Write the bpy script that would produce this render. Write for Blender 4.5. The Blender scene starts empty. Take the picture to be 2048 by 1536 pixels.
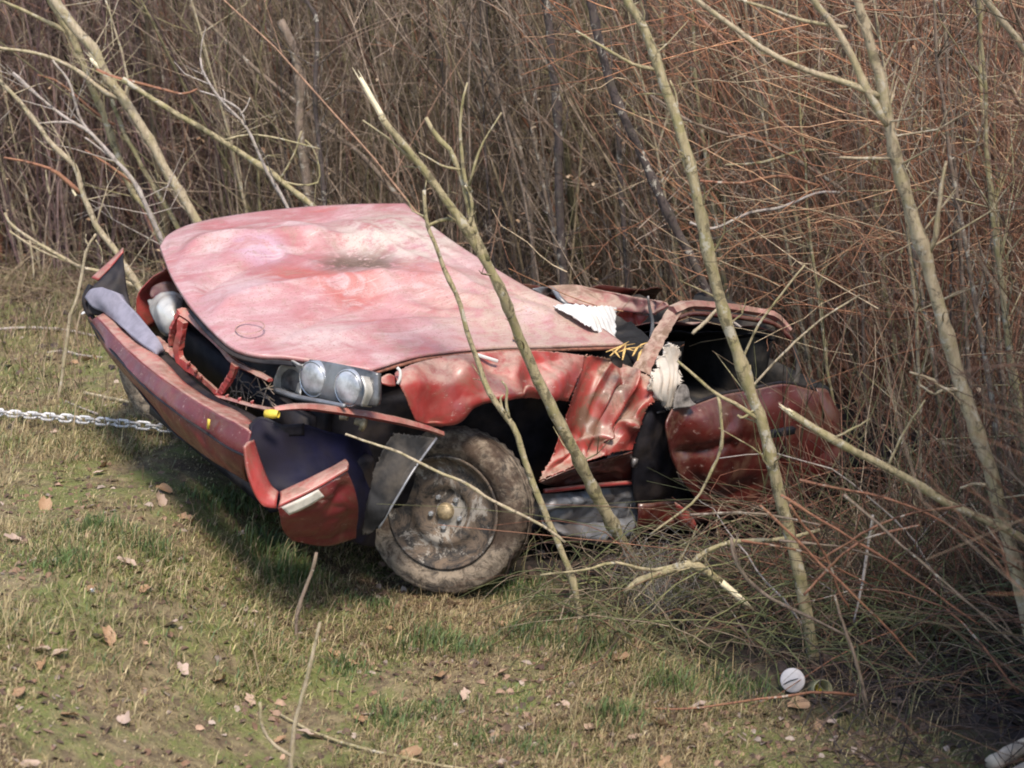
import bpy, bmesh, math, random
import numpy as np
from mathutils import Vector, Matrix, Quaternion

random.seed(7)
rng = np.random.default_rng(11)
S = bpy.context.scene
COL = S.collection

# ------------------------------------------------------------------ camera
CAM_H, PITCH, FPX = 2.4, math.radians(14), 3530.0
cam_d = bpy.data.cameras.new('camera')
cam_d.sensor_width = 36.0
cam_d.lens = FPX / 2048 * 36.0
cam_d.clip_end = 2000
cam_d.dof.use_dof = True
cam_d.dof.focus_distance = 6.9
cam_d.dof.aperture_fstop = 3.6
cam_o = bpy.data.objects.new('camera', cam_d)
COL.objects.link(cam_o)
cam_o.location = (0, 0, CAM_H)
cam_o.rotation_euler = (math.radians(90) - PITCH, 0, 0)
S.camera = cam_o

# ------------------------------------------------------------------ light
SUN_DIR = np.array([0.13, -0.52, 0.84]); SUN_DIR /= np.linalg.norm(SUN_DIR)
SUN_EL = math.asin(SUN_DIR[2]); SUN_AZ = math.atan2(SUN_DIR[0], SUN_DIR[1])
world = bpy.data.worlds.new('World'); S.world = world; world.use_nodes = True
wn = world.node_tree.nodes; wl = world.node_tree.links
wn.clear()
wo = wn.new('ShaderNodeOutputWorld'); wb = wn.new('ShaderNodeBackground'); ws = wn.new('ShaderNodeTexSky')
ws.sky_type = 'NISHITA'; ws.sun_disc = False
ws.sun_elevation = SUN_EL; ws.sun_rotation = SUN_AZ
ws.air_density = 1.0; ws.dust_density = 1.2; ws.ozone_density = 1.0
wb.inputs['Strength'].default_value = 0.15
wl.new(ws.outputs[0], wb.inputs['Color']); wl.new(wb.outputs[0], wo.inputs['Surface'])
sun_d = bpy.data.lights.new('sun', 'SUN')
sun_d.energy = 2.9; sun_d.angle = math.radians(12); sun_d.color = (1.0, 0.90, 0.78)
sun_o = bpy.data.objects.new('sun', sun_d); COL.objects.link(sun_o)
sun_o.rotation_euler = Vector(SUN_DIR).to_track_quat('Z', 'Y').to_euler()
S.view_settings.view_transform = 'Standard'
S.view_settings.look = 'None'
S.view_settings.gamma = 1.0
S.view_settings.exposure = 0.82
S.render.engine = 'CYCLES'
S.cycles.max_bounces = 6
S.cycles.filter_width = 1.9

# ------------------------------------------------------------------ measuring helpers
camp = np.array([0, 0, CAM_H])
FW = np.array([0, math.cos(PITCH), -math.sin(PITCH)]); UPV = np.array([0, math.sin(PITCH), math.cos(PITCH)]); RT = np.array([1.0, 0, 0])
def ray(px, py): return FW + RT * (px - 1024) / FPX + UPV * (768 - py) / FPX
def at_z(px, py, z):
    d = ray(px, py); return camp + d * ((z - CAM_H) / d[2])
def W(px, py, y):
    d = ray(px, py); return camp + d * (y / d[1])
def px_of(P):
    v = np.asarray(P) - camp; z = v @ FW
    return 1024 + FPX * (v @ RT) / z, 768 - FPX * (v @ UPV) / z
# car frame: origin = hub of the visible wheel, F forward, L towards its left side, U its up
F = np.array([-.794, -.607, .039]); L = np.array([.595, -.786, -.168])
F /= np.linalg.norm(F); L -= F * (L @ F); L /= np.linalg.norm(L); U = np.cross(F, L)
O = at_z(888, 1022, .31)
BASE = np.array([-0.9, -0.7, -0.33])
def C(px, py, ax, val):
    d = ray(px, py); A = (F, L, U)[ax]
    t = ((O - camp) @ A + val) / (d @ A); p = camp + d * t - O
    return np.array([p @ F, p @ L, p @ U])
def CX(pts, v): return [C(p[0], p[1], 0, p[2] if len(p) > 2 else v) for p in pts]
def CY(pts, v): return [C(p[0], p[1], 1, p[2] if len(p) > 2 else v) for p in pts]
def CZ(pts, v): return [C(p[0], p[1], 2, p[2] if len(p) > 2 else v) for p in pts]
def car2w(c): return O + F * c[0] + L * c[1] + U * c[2]
def w2car(P):
    p = np.asarray(P) - O; return np.stack([p @ F, p @ L, p @ U], -1)

# ------------------------------------------------------------------ noise
def _h(i, j, s):
    v = np.sin(i * 127.1 + j * 311.7 + s * 74.7) * 43758.5453
    return v - np.floor(v)
def vnoise(x, y, s=0):
    x = np.asarray(x, float); y = np.asarray(y, float)
    i = np.floor(x); j = np.floor(y); u = x - i; v = y - j
    u = u * u * (3 - 2 * u); v = v * v * (3 - 2 * v)
    a = _h(i, j, s); b = _h(i + 1, j, s); c = _h(i, j + 1, s); d = _h(i + 1, j + 1, s)
    return (a + (b - a) * u) * (1 - v) + (c + (d - c) * u) * v - .5
def sstep(a, b, x):
    t = np.clip((np.asarray(x, float) - a) / (b - a), 0, 1); return t * t * (3 - 2 * t)

# ------------------------------------------------------------------ terrain function
B0 = at_z(1040, 1215, 0)[:2]; B1 = at_z(1780, 1536, 0)[:2]
_bd = (B1 - B0) / np.linalg.norm(B1 - B0); BN = np.array([-_bd[1], _bd[0]])
if BN[0] < 0: BN = -BN
def bdist(x, y): return (np.asarray(x) - B0[0]) * BN[0] + (np.asarray(y) - B0[1]) * BN[1]
def gz(x, y):
    x = np.asarray(x, float); y = np.asarray(y, float)
    d = bdist(x, y)
    z = -0.28 * sstep(0.2, 2.6, d)
    z = z + 0.36 * sstep(0, 1.0, -.44 - x + .10 * (y - 6.4))
    near = np.exp(-((x * .12) ** 2 + ((y - 7) * .1) ** 2))
    z = z + near * (.05 * vnoise(x * .9, y * .9, 1) + .035 * vnoise(x * 3.1, y * 3.1, 2) + .022 * vnoise(x * 8.3, y * 8.3, 3))
    z = z + 0.25 * vnoise(x * .05, y * .05, 5) * sstep(14, 30, np.hypot(x, y - 6))
    return z
def G(px, py, up=0.0):
    z = 0.0
    for _ in range(14):
        p = at_z(px, py, z); z = .5 * z + .5 * (float(gz(p[0], p[1])) + up)
    return at_z(px, py, z)

# ------------------------------------------------------------------ mesh helpers
def crom(P, n, lin=False):
    P = np.array(P, float)
    if len(P) == 1: return np.repeat(P, n, 0)
    dl = np.linalg.norm(np.diff(P, axis=0), axis=1) + 1e-9
    t = np.concatenate([[0], np.cumsum(dl)]); t /= t[-1]
    s = np.linspace(0, 1, n)
    if lin or len(P) == 2:
        return np.stack([np.interp(s, t, P[:, k]) for k in range(P.shape[1])], 1)
    m = np.zeros_like(P)
    m[1:-1] = (P[2:] - P[:-2]) / (t[2:] - t[:-2])[:, None]
    m[0] = (P[1] - P[0]) / (t[1] - t[0]); m[-1] = (P[-1] - P[-2]) / (t[-1] - t[-2])
    k = np.clip(np.searchsorted(t, s, 'right') - 1, 0, len(P) - 2)
    h = (t[k + 1] - t[k])[:, None]; u = ((s - t[k])[:, None]) / h
    return ((2 * u**3 - 3 * u**2 + 1) * P[k] + (u**3 - 2 * u**2 + u) * h * m[k] + (-2 * u**3 + 3 * u**2) * P[k + 1] + (u**3 - u**2) * h * m[k + 1])
def net(rows, nu, nv, lin=False, linu=False):
    R = np.stack([crom(r, nu, linu) for r in rows])
    return np.stack([crom(R[:, i], nv, lin) for i in range(nu)], 1)      # (nv, nu, 3)
def grid_faces(nv, nu, off=0):
    f = []
    for j in range(nv - 1):
        for i in range(nu - 1):
            a = off + j * nu + i
            f.append((a, a + 1, a + nu + 1, a + nu))
    return f
def grid_normals(Gd):
    du = np.gradient(Gd, axis=1); dv = np.gradient(Gd, axis=0)
    n = np.cross(du, dv); return n / (np.linalg.norm(n, axis=2, keepdims=True) + 1e-9)

def mesh(name, verts, faces, mat=None, smooth=True):
    m = bpy.data.meshes.new(name)
    m.from_pydata([tuple(map(float, v)) for v in verts], [], [tuple(f) for f in faces])
    if mat: m.materials.append(mat)
    if smooth: m.shade_smooth()
    m.update(); return m
def obj(name, me, parent=None, kind=None):
    o = bpy.data.objects.new(name, me); COL.objects.link(o)
    if parent: o.parent = parent
    if kind: o['kind'] = kind
    return o
def tag(o, label, cat, group=None):
    o['label'] = label; o['category'] = cat
    if group: o['group'] = group
    return o
def thing(name, label, cat, loc=(0, 0, 0), group=None):
    o = bpy.data.objects.new(name, None); COL.objects.link(o); o.location = tuple(map(float, loc)); o.empty_display_size = .1
    return tag(o, label, cat, group)

def frames(P):
    P = np.asarray(P, float); T = np.gradient(P, axis=0); T /= np.linalg.norm(T, axis=1, keepdims=True) + 1e-9
    a = np.array([0, 0, 1.0]) if abs(T[0][2]) < .9 else np.array([1.0, 0, 0])
    n = np.cross(T[0], a); n /= np.linalg.norm(n); N = [n]
    for i in range(1, len(P)):
        n = N[-1] - T[i] * (N[-1] @ T[i]); n /= np.linalg.norm(n) + 1e-9; N.append(n)
    N = np.array(N); return T, N, np.cross(T, N)
class MB:
    def __init__(s): s.v = []; s.f = []; s.n = 0
    def add(s, v, f):
        s.v.extend(list(v)); s.f.extend([tuple(i + s.n for i in q) for q in f]); s.n += len(v)
    def tube(s, P, r, sides=8, caps=True, flat=1.0, wob=0.0):
        P = np.asarray(P, float); n = len(P); r = np.broadcast_to(np.asarray(r, float), (n,))
        T, N, B = frames(P); a = np.arange(sides) / sides * 2 * np.pi
        rr = r[:, None] * (1 + wob * rng.uniform(-1, 1, (n, sides)))
        v = P[:, None] + rr[..., None] * (np.cos(a)[None, :, None] * N[:, None] + flat * np.sin(a)[None, :, None] * B[:, None])
        f = [(j * sides + i, j * sides + (i + 1) % sides, (j + 1) * sides + (i + 1) % sides, (j + 1) * sides + i) for j in range(n - 1) for i in range(sides)]
        if caps: f += [tuple(range(sides))[::-1], tuple((n - 1) * sides + i for i in range(sides))]
        s.add(v.reshape(-1, 3), f); return s
    def grid(s, Gd):
        nv, nu = Gd.shape[:2]; s.add(Gd.reshape(-1, 3), grid_faces(nv, nu)); return s
    def box(s, c, h, R=None):
        c = np.array(c, float); h = np.array(h, float)
        q = np.array([[x, y, z] for x in (-1, 1) for y in (-1, 1) for z in (-1, 1)], float) * h
        if R is not None: q = q @ np.array(R).T
        s.add(q + c, [(0, 1, 3, 2), (4, 6, 7, 5), (0, 4, 5, 1), (2, 3, 7, 6), (0, 2, 6, 4), (1, 5, 7, 3)]); return s
    def lathe(s, prof, c, ax, seg=48, e1=None):
        ax = np.array(ax, float); ax /= np.linalg.norm(ax)
        if e1 is None: e1 = np.array([0, 0, 1.0]) if abs(ax[2]) < .9 else np.array([1.0, 0, 0])
        e1 = e1 - ax * (e1 @ ax); e1 /= np.linalg.norm(e1); e2 = np.cross(ax, e1)
        a = np.arange(seg) / seg * 2 * np.pi; v = []
        for r, h in prof:
            v.append(np.array(c) + ax * h + r * (np.cos(a)[:, None] * e1 + np.sin(a)[:, None] * e2))
        v = np.concatenate(v); n = len(prof)
        s.add(v, [(j * seg + i, j * seg + (i + 1) % seg, (j + 1) * seg + (i + 1) % seg, (j + 1) * seg + i) for j in range(n - 1) for i in range(seg)]); return s
    def build(s, name, mat, parent=None, smooth=True, kind=None, off=None, bevel=0):
        v = np.array(s.v, float)
        if off is not None: v = v - np.array(off)
        o = obj(name, mesh(name, v, s.f, mat, smooth), parent, kind)
        if bevel:
            b = o.modifiers.new('bevel', 'BEVEL'); b.width = bevel; b.segments = 2
        return o

def mass_tubes(paths, radii, cols, sides=3):
    """N tubes of K points each -> vertex / quad arrays"""
    N, K = paths.shape[:2]
    T = np.gradient(paths, axis=1); T /= np.linalg.norm(T, axis=2, keepdims=True) + 1e-9
    a = np.where(np.abs(T[:, :1, 2:3]) < .9, np.array([0, 0, 1.0]), np.array([1.0, 0, 0]))
    Nn = np.cross(T, np.broadcast_to(a, T.shape)); Nn /= np.linalg.norm(Nn, axis=2, keepdims=True) + 1e-9
    Bn = np.cross(T, Nn)
    ang = np.arange(sides) / sides * 2 * np.pi
    v = paths[:, :, None] + radii[:, :, None, None] * (np.cos(ang)[:, None] * Nn[:, :, None] + np.sin(ang)[:, None] * Bn[:, :, None])
    idx = np.arange(N * K * sides).reshape(N, K, sides); nx = np.roll(idx, -1, 2)
    q = np.stack([idx[:, :-1], nx[:, :-1], nx[:, 1:], idx[:, 1:]], -1).reshape(-1, 4)
    c = np.broadcast_to(cols[:, None, None, :], (N, K, sides, 3)).reshape(-1, 3)
    return v.reshape(-1, 3), q, c
def np_mesh(name, chunks, mat, smooth=True):
    V = []; Q = []; Cc = []; off = 0
    for v, q, c in chunks:
        V.append(v); Q.append(q + off); Cc.append(c); off += len(v)
    V = np.concatenate(V).astype(np.float32); Q = np.concatenate(Q).astype(np.int32); Cc = np.concatenate(Cc).astype(np.float32)
    m = bpy.data.meshes.new(name); k = Q.shape[1]
    m.vertices.add(len(V)); m.vertices.foreach_set('co', V.ravel())
    m.loops.add(Q.size); m.loops.foreach_set('vertex_index', Q.ravel())
    m.polygons.add(len(Q)); m.polygons.foreach_set('loop_start', np.arange(0, Q.size, k, dtype=np.int32))
    at = m.color_attributes.new('tint', 'FLOAT_COLOR', 'POINT')
    at.data.foreach_set('color', np.concatenate([Cc, np.ones((len(Cc), 1), np.float32)], 1).ravel())
    m.materials.append(mat); m.update(calc_edges=True)
    if smooth: m.shade_smooth()
    return m

# ------------------------------------------------------------------ materials
class NT:
    def __init__(s, name):
        s.m = bpy.data.materials.new(name); s.m.use_nodes = True; s.t = s.m.node_tree; s.t.nodes.clear()
        s.out = s.t.nodes.new('ShaderNodeOutputMaterial'); s.b = s.t.nodes.new('ShaderNodeBsdfPrincipled')
        s.t.links.new(s.b.outputs[0], s.out.inputs[0]); s._co = None
    def n(s, t, **k):
        x = s.t.nodes.new(t)
        for a, b in k.items(): setattr(x, a, b)
        return x
    def l(s, a, b): s.t.links.new(a, b)
    def co(s):
        if s._co is None: s._co = s.n('ShaderNodeTexCoord').outputs['Object']
        return s._co
    def vec(s, scale=(1, 1, 1), rot=(0, 0, 0), loc=(0, 0, 0)):
        mp = s.n('ShaderNodeMapping'); mp.inputs['Scale'].default_value = scale; mp.inputs['Rotation'].default_value = rot; mp.inputs['Location'].default_value = loc
        s.l(s.co(), mp.inputs[0]); return mp.outputs[0]
    def noise(s, scale, detail=5, rough=.6, vec=None, dist=0):
        x = s.n('ShaderNodeTexNoise'); x.inputs['Scale'].default_value = scale; x.inputs['Detail'].default_value = detail; x.inputs['Roughness'].default_value = rough; x.inputs['Distortion'].default_value = dist
        s.l(vec if vec is not None else s.co(), x.inputs['Vector']); return x.outputs['Fac']
    def ramp(s, fac, a, b, ca=0.0, cb=1.0):
        x = s.n('ShaderNodeMapRange'); x.interpolation_type = 'SMOOTHSTEP'
        x.inputs[1].default_value = a; x.inputs[2].default_value = b; x.inputs[3].default_value = ca; x.inputs[4].default_value = cb
        s.l(fac, x.inputs[0]); return x.outputs[0]
    def mix(s, fac, a, b):
        x = s.n('ShaderNodeMix', data_type='RGBA')
        if isinstance(fac, (int, float)): x.inputs[0].default_value = fac
        else: s.l(fac, x.inputs[0])
        for v, i in ((a, 6), (b, 7)):
            if isinstance(v, tuple): x.inputs[i].default_value = (*v, 1)
            else: s.l(v, x.inputs[i])
        return x.outputs[2]
    def math(s, op, a, b=None):
        x = s.n('ShaderNodeMath', operation=op)
        for v, i in ((a, 0), (b, 1)):
            if v is None: continue
            if isinstance(v, (int, float)): x.inputs[i].default_value = v
            else: s.l(v, x.inputs[i])
        return x.outputs[0]
    def base(s, c):
        if isinstance(c, tuple): s.b.inputs['Base Color'].default_value = (*c, 1)
        else: s.l(c, s.b.inputs['Base Color'])
        return s
    def set(s, **k):
        for a, v in k.items():
            i = s.b.inputs[a.replace('_', ' ')]
            if isinstance(v, (int, float, tuple)): i.default_value = v
            else: s.l(v, i)
        return s
    def bump(s, h, strength=.3, dist=.01):
        x = s.n('ShaderNodeBump'); x.inputs['Strength'].default_value = strength; x.inputs['Distance'].default_value = dist
        s.l(h, x.inputs['Height']); s.l(x.outputs[0], s.b.inputs['Normal']); return s
    def nz(s):
        g = s.n('ShaderNodeNewGeometry'); sp = s.n('ShaderNodeSeparateXYZ'); s.l(g.outputs['Normal'], sp.inputs[0]); return sp.outputs[2]
    def spot(s, p, r):
        """0..1 mask round a point given in the object's own coordinates"""
        d = s.n('ShaderNodeVectorMath', operation='DISTANCE'); s.l(s.co(), d.inputs[0]); d.inputs[1].default_value = tuple(map(float, p))
        return s.ramp(d.outputs['Value'], r, r * .35)

def plain(name, col, rough=.6, metal=0.0, var=.35, scale=20, bump=.2, dirt=None, coat=0, spec=.5):
    t = NT(name); n = t.noise(scale, 6, .65)
    dark = tuple(c * (1 - var) for c in col); lite = tuple(min(1, c * (1 + var)) for c in col)
    c = t.mix(t.ramp(n, .3, .7), dark, lite)
    if dirt:
        c = t.mix(t.math('MULTIPLY', t.ramp(t.noise(scale * .35, 5), .45, .65), dirt[1]), c, dirt[0])
    t.base(c).set(Roughness=rough, Metallic=metal, Specular_IOR_Level=spec)
    if coat: t.set(Coat_Weight=coat, Coat_Roughness=.1)
    if bump: t.bump(n, bump, .004)
    return t.m

MUD = (.23, .15, .09)
def car_off(c): return np.array(c) - BASE
def paint(name, red, dust=.5, rough=.32, coat=.7, grime=.4):
    t = NT(name)
    n1 = t.noise(4, 6, .6, dist=.6); n2 = t.noise(22, 7, .75); n3 = t.noise(110, 3, .6)
    c = t.mix(t.ramp(n1, .32, .7), tuple(k * .62 for k in red), tuple(min(1, k * 1.25) for k in red))
    c = t.mix(t.math('MULTIPLY', t.ramp(n2, .45, .75), .45), c, (red[0] * .8, red[1] * 2.2, red[2] * 2.0))
    up = t.ramp(t.nz(), .25, .9)
    d = t.math('MULTIPLY', t.math('MULTIPLY', up, t.ramp(n2, .22, .62)), dust)
    c = t.mix(d, c, (.42, .31, .24))
    g = t.math('MULTIPLY', t.ramp(t.noise(7, 9, .72, dist=.8), .47, .62), grime)
    c = t.mix(g, c, (.16, .095, .06))
    sc = t.ramp(t.noise(1.0, 5, .75, vec=t.vec((10, 70, 50), (.3, .5, .4))), .62, .66)
    c = t.mix(t.math('MULTIPLY', sc, .5), c, (.50, .36, .31))
    c = t.mix(t.ramp(n3, .66, .72, 0, .5), c, (.12, .06, .05))
    t.base(c).set(Roughness=t.ramp(n2, .2, .8, rough * .7, min(1, rough * 1.7)), Coat_Weight=coat, Coat_Roughness=t.ramp(n1, .3, .7, .12, .4))
    t.bump(t.noise(13, 4, .5), .10, .02)
    return t.m

M = {}
M['paint'] = paint('red_paint', (.37, .048, .042), dust=.75, rough=.42, coat=.3, grime=.5)
M['paint_dusty'] = paint('dusty_red_paint', (.31, .10, .092), dust=1.0, rough=.6, coat=.1, grime=.75)
M['paint_muddy'] = paint('mud_caked_paint', (.24, .085, .065), dust=1.0, rough=.7, coat=0, grime=1.0)
M['paint_shaded'] = paint('shaded_red_paint', (.085, .012, .009), dust=.3, rough=.34, coat=.6, grime=.5)  # car red darkened to carry the brush's shade and reflection
M['paint_bumper_shaded'] = paint('shaded_bumper_red', (.135, .012, .016), dust=.12, rough=.42, coat=.3, grime=.3)  # same red darkened: shade of the bumper face put into the colour
# bonnet: faded, scuffed, muddy where something hit it
t = NT('faded_bonnet_paint')
n1 = t.noise(2.6, 6, .6, dist=.5); n2 = t.noise(1.0, 6, .62, vec=t.vec((3, 9, 6), (0, 0, .35)), dist=.8); n3 = t.noise(40, 5, .7)
c = t.mix(t.ramp(n1, .36, .66), (.36, .135, .135), (.44, .235, .24))
c = t.mix(t.math('MULTIPLY', t.ramp(n2, .44, .70), .8), c, (.52, .39, .375))
c = t.mix(t.math('MULTIPLY', t.ramp(n2, .42, .28), .6), c, (.40, .105, .085))
c = t.mix(t.math('MULTIPLY', t.ramp(t.noise(1.0, 7, .75, vec=t.vec((20, 60, 20), (0, 0, .9)), dist=.3), .58, .66), .45), c, (.52, .42, .37))
c = t.mix(t.math('MULTIPLY', t.ramp(t.noise(4.5, 8, .75, dist=1.2), .52, .64), .55), c, (.33, .21, .175))
for qx, qy, qr, qc, qa in ((600, 548, .20, (.40, .085, .062), .85), (700, 572, .20, (.42, .10, .075), .75), (845, 560, .22, (.42, .12, .10), .6), (440, 452, .16, (.38, .11, .11), .7), (730, 690, .16, (.40, .10, .085), .7), (560, 440, .2, (.37, .12, .12), .6), (470, 565, .16, (.55, .40, .41), .7), (640, 640, .24, (.53, .41, .38), .7), (520, 500, .16, (.46, .32, .40), .6), (950, 640, .25, (.47, .31, .30), .7)):
    c = t.mix(t.math('MULTIPLY', t.math('MULTIPLY', t.spot(car_off(C(qx, qy, 2, .70)), qr), t.ramp(t.noise(7, 7, .75, dist=1.0), .36, .56)), qa), c, qc)
p1 = car_off(C(800, 490, 2, .72)); p2 = car_off(C(716, 522, 2, .72)); p3 = car_off(C(1090, 655, 2, .62))
c = t.mix(t.math('MULTIPLY', t.spot(p1, .42), t.ramp(t.noise(12, 6, .7), .36, .58)), c, (.52, .43, .37))
c = t.mix(t.math('MULTIPLY', t.spot(p3, .6), t.ramp(t.noise(16, 6, .7), .33, .6, 0, .9)), c, (.43, .32, .26))
c = t.mix(t.math('MULTIPLY', t.spot(p2, .22), t.ramp(t.noise(20, 6, .7), .40, .47)), c, (.12, .072, .045))
c = t.mix(t.math('MULTIPLY', t.ramp(t.noise(7, 8, .75, dist=1.0), .56, .66), .5), c, (.30, .20, .15))
c = t.mix(t.math('MULTIPLY', t.ramp(t.noise(150, 2, .5), .60, .70), .7), c, (.22, .10, .08))
c = t.mix(t.math('MULTIPLY', t.ramp(t.noise(32, 8, .8, dist=.5), .54, .66), .5), c, (.27, .16, .12))
for rot_, sc_, th_ in (((0, 0, .5), (5, 150, 20), .655), ((0, 0, 1.25), (4, 170, 20), .665), ((0, 0, -.35), (7, 130, 20), .66)):
    c = t.mix(t.math('MULTIPLY', t.ramp(t.noise(1.0, 3, .6, vec=t.vec(sc_, rot_)), th_, th_ + .02), .32), c, (.62, .50, .46))
    c = t.mix(t.math('MULTIPLY', t.ramp(t.noise(1.0, 3, .6, vec=t.vec(sc_, rot_, (3, 7, 1))), th_ + .01, th_ + .03), .4), c, (.22, .09, .075))
t.base(c).set(Roughness=t.ramp(n3, .2, .8, .32, .6), Coat_Weight=.25, Coat_Roughness=.25).bump(n3, .08, .003)
M['bonnet'] = t.m
M['black'] = plain('black_plastic', (.014, .013, .017), .6, var=.5, scale=14, bump=.25, dirt=((.07, .052, .04), .4), spec=.2)
M['lining'] = plain('dark_headlining', (.018, .017, .02), .9, spec=.1)
M['navy'] = plain('dark_blue_plastic', (.006, .006, .020), .6, var=.4, scale=9, bump=.15, dirt=((.022, .018, .02), .5), spec=.15)
M['greyplastic'] = plain('grey_liner', (.020, .020, .021), .75, var=.5, scale=10, bump=.35, dirt=((.10, .085, .07), .8), spec=.18)
M['silver'] = plain('bare_metal_sheet', (.22, .225, .24), .4, .4, var=.3, scale=12, bump=.2, dirt=((.13, .10, .08), .7))
M['foam'] = plain('lilac_grey_foam', (.225, .21, .255), .8, var=.15, scale=25, bump=.15)
M['white'] = plain('white_fabric', (.60, .595, .58), .85, var=.06, scale=30, bump=.15, dirt=((.55, .48, .38), .4))
M['cream'] = plain('cream_fabric', (.54, .49, .43), .85, var=.1, scale=24, bump=.15, dirt=((.5, .38, .28), .5))
M['rim'] = plain('black_steel_rim', (.03, .028, .027), .45, .2, var=.5, scale=16, bump=.25, dirt=((.30, .25, .20), .95))
M['hub'] = plain('rusty_hub', (.36, .28, .17), .5, .4, var=.4, scale=60, bump=.3)
M['chrome'] = plain('lamp_reflector', (.5, .51, .53), .25, .6, var=.25, scale=8, bump=.1, dirt=((.2, .18, .16), .35))
M['lens'] = plain('lamp_glass', (.40, .41, .43), .3, .3, var=.45, scale=18, bump=.35, coat=.6, dirt=((.2, .19, .18), .6))
M['lensdull'] = plain('scuffed_lamp_glass', (.48, .46, .42), .3, .2, var=.3, scale=10, bump=.2, coat=.5)
M['yellow'] = plain('yellow_plastic', (.65, .48, .06), .4, var=.2, scale=40)
M['sticker'] = plain('worn_white_strip', (.62, .58, .50), .6, var=.22, scale=26, bump=.1, dirt=((.40, .36, .31), .7))
M['chain'] = plain('galvanised_chain', (.66, .64, .62), .45, .25, var=.3, scale=40, bump=.3, dirt=((.16, .13, .11), .5))
M['splinter'] = plain('fresh_pale_wood', (.76, .66, .45), .7, var=.14, scale=60, bump=.3)
M['orangewood'] = plain('orange_splinters', (.62, .40, .14), .7, var=.3, scale=60, bump=.3)
M['palewood'] = plain('pale_weathered_log', (.66, .55, .42), .75, var=.25, scale=14, bump=.5, dirt=((.25, .14, .09), .6))
# tyre
t = NT('muddy_tyre'); n = t.noise(14, 9, .78, dist=1.2); n5 = t.noise(4, 6, .7)
c = t.mix(t.ramp(t.noise(40, 6, .75), .3, .7), (.030, .027, .025), (.085, .07, .058))
c = t.mix(t.ramp(n, .38, .58, .05, .95), c, (.36, .29, .215)); c = t.mix(t.ramp(n5, .46, .60, 0, .85), c, (.075, .046, .032)); c = t.mix(t.ramp(t.noise(55, 5, .8), .52, .66, 0, .7), c, (.05, .036, .028))
t.base(c).set(Roughness=.9, Specular_IOR_Level=.25).bump(t.noise(38, 8, .8), 1.0, .012); M['tyre'] = t.m
t = NT('muddy_rim'); n = t.noise(11, 9, .78, dist=1.0)
c = t.mix(t.ramp(t.noise(50, 5, .7), .3, .7), (.022, .021, .021), (.06, .053, .048))
c = t.mix(t.ramp(n, .42, .58, 0, .9), c, (.17, .125, .09)); c = t.mix(t.ramp(t.noise(5, 8, .78, dist=.8), .54, .60, 0, .85), c, (.34, .31, .27))
t.base(c).set(Roughness=.75, Specular_IOR_Level=.3).bump(n, .6, .008); M['rim'] = t.m
def bark(name, a, b, moss=(.20, .20, .07), mossf=.5, scale=1.0):
    t = NT(name); n = t.noise(1.0, 7, .7, vec=t.vec((55, 55, 14))); k = t.noise(11 * scale, 6, .7, dist=.8)
    c = t.mix(t.ramp(n, .3, .68), a, b); c = t.mix(t.math('MULTIPLY', t.ramp(k, .48, .58), mossf), c, moss)
    c = t.mix(t.ramp(t.noise(24, 6, .7, dist=.6), .54, .60, 0, .75), c, tuple(x * .38 for x in a))
    c = t.mix(t.ramp(t.noise(17, 6, .7, dist=.5), .57, .62, 0, .7), c, (.50, .46, .38))
    c = t.mix(t.ramp(t.noise(1.0, 3, .6, vec=t.vec((6, 6, 46))), .62, .68, 0, .6), c, tuple(x * .5 for x in a))
    t.base(c).set(Roughness=.85).bump(n, .8, .008); return t.m
M['bark_pale'] = bark('pale_sapling_bark', (.27, .215, .14), (.50, .41, .28), (.28, .25, .10), .4)
M['bark_green'] = bark('green_sapling_bark', (.23, .19, .105), (.44, .365, .22), (.24, .22, .075), .5)
M['bark_brown'] = bark('brown_sapling_bark', (.16, .115, .085), (.28, .21, .16), (.20, .17, .09), .3)
M['bark_red'] = bark('reddish_twig_bark', (.20, .085, .05), (.34, .16, .095), (.22, .14, .06), .3)
M['bark_dark'] = bark('dark_stem_bark', (.055, .04, .038), (.10, .075, .065), (.08, .075, .04), .3)
M['bark_grey'] = bark('grey_twig_bark', (.30, .25, .22), (.46, .40, .36), (.3, .24, .14), .3)
def tinted(name, rough=.8, var=.35, trans=0.0):
    t = NT(name); a = t.n('ShaderNodeAttribute'); a.attribute_name = 'tint'
    k = t.ramp(t.noise(30, 3), .3, .7, 1 - var, 1 + var)
    mx = t.n('ShaderNodeVectorMath', operation='SCALE'); t.l(a.outputs['Vector'], mx.inputs[0]); t.l(k, mx.inputs['Scale'])
    t.l(mx.outputs[0], t.b.inputs['Base Color']); t.set(Roughness=rough)
    if trans:
        tr = t.n('ShaderNodeBsdfTranslucent'); t.l(mx.outputs[0], tr.inputs[0]); ms = t.n('ShaderNodeMixShader'); ms.inputs[0].default_value = trans
        t.l(t.b.outputs[0], ms.inputs[1]); t.l(tr.outputs[0], ms.inputs[2]); t.l(ms.outputs[0], t.out.inputs[0])
    return t.m
M['stems'] = tinted('thicket_bark'); M['blades'] = tinted('grass_blade', .6, .25, .3); M['litter'] = tinted('leaf_litter', .75, .3, .1)
t = NT('dead_leaf'); n = t.noise(18, 5)
oi = t.n('ShaderNodeObjectInfo'); 
c = t.mix(t.ramp(n, .3, .7), (.22, .115, .055), (.42, .27, .155)); c = t.mix(t.ramp(oi.outputs['Random'], .45, .8, 0, .75), c, (.46, .36, .30))
t.base(c).set(Roughness=.65).bump(n, .3, .004); M['leaf'] = t.m
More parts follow.
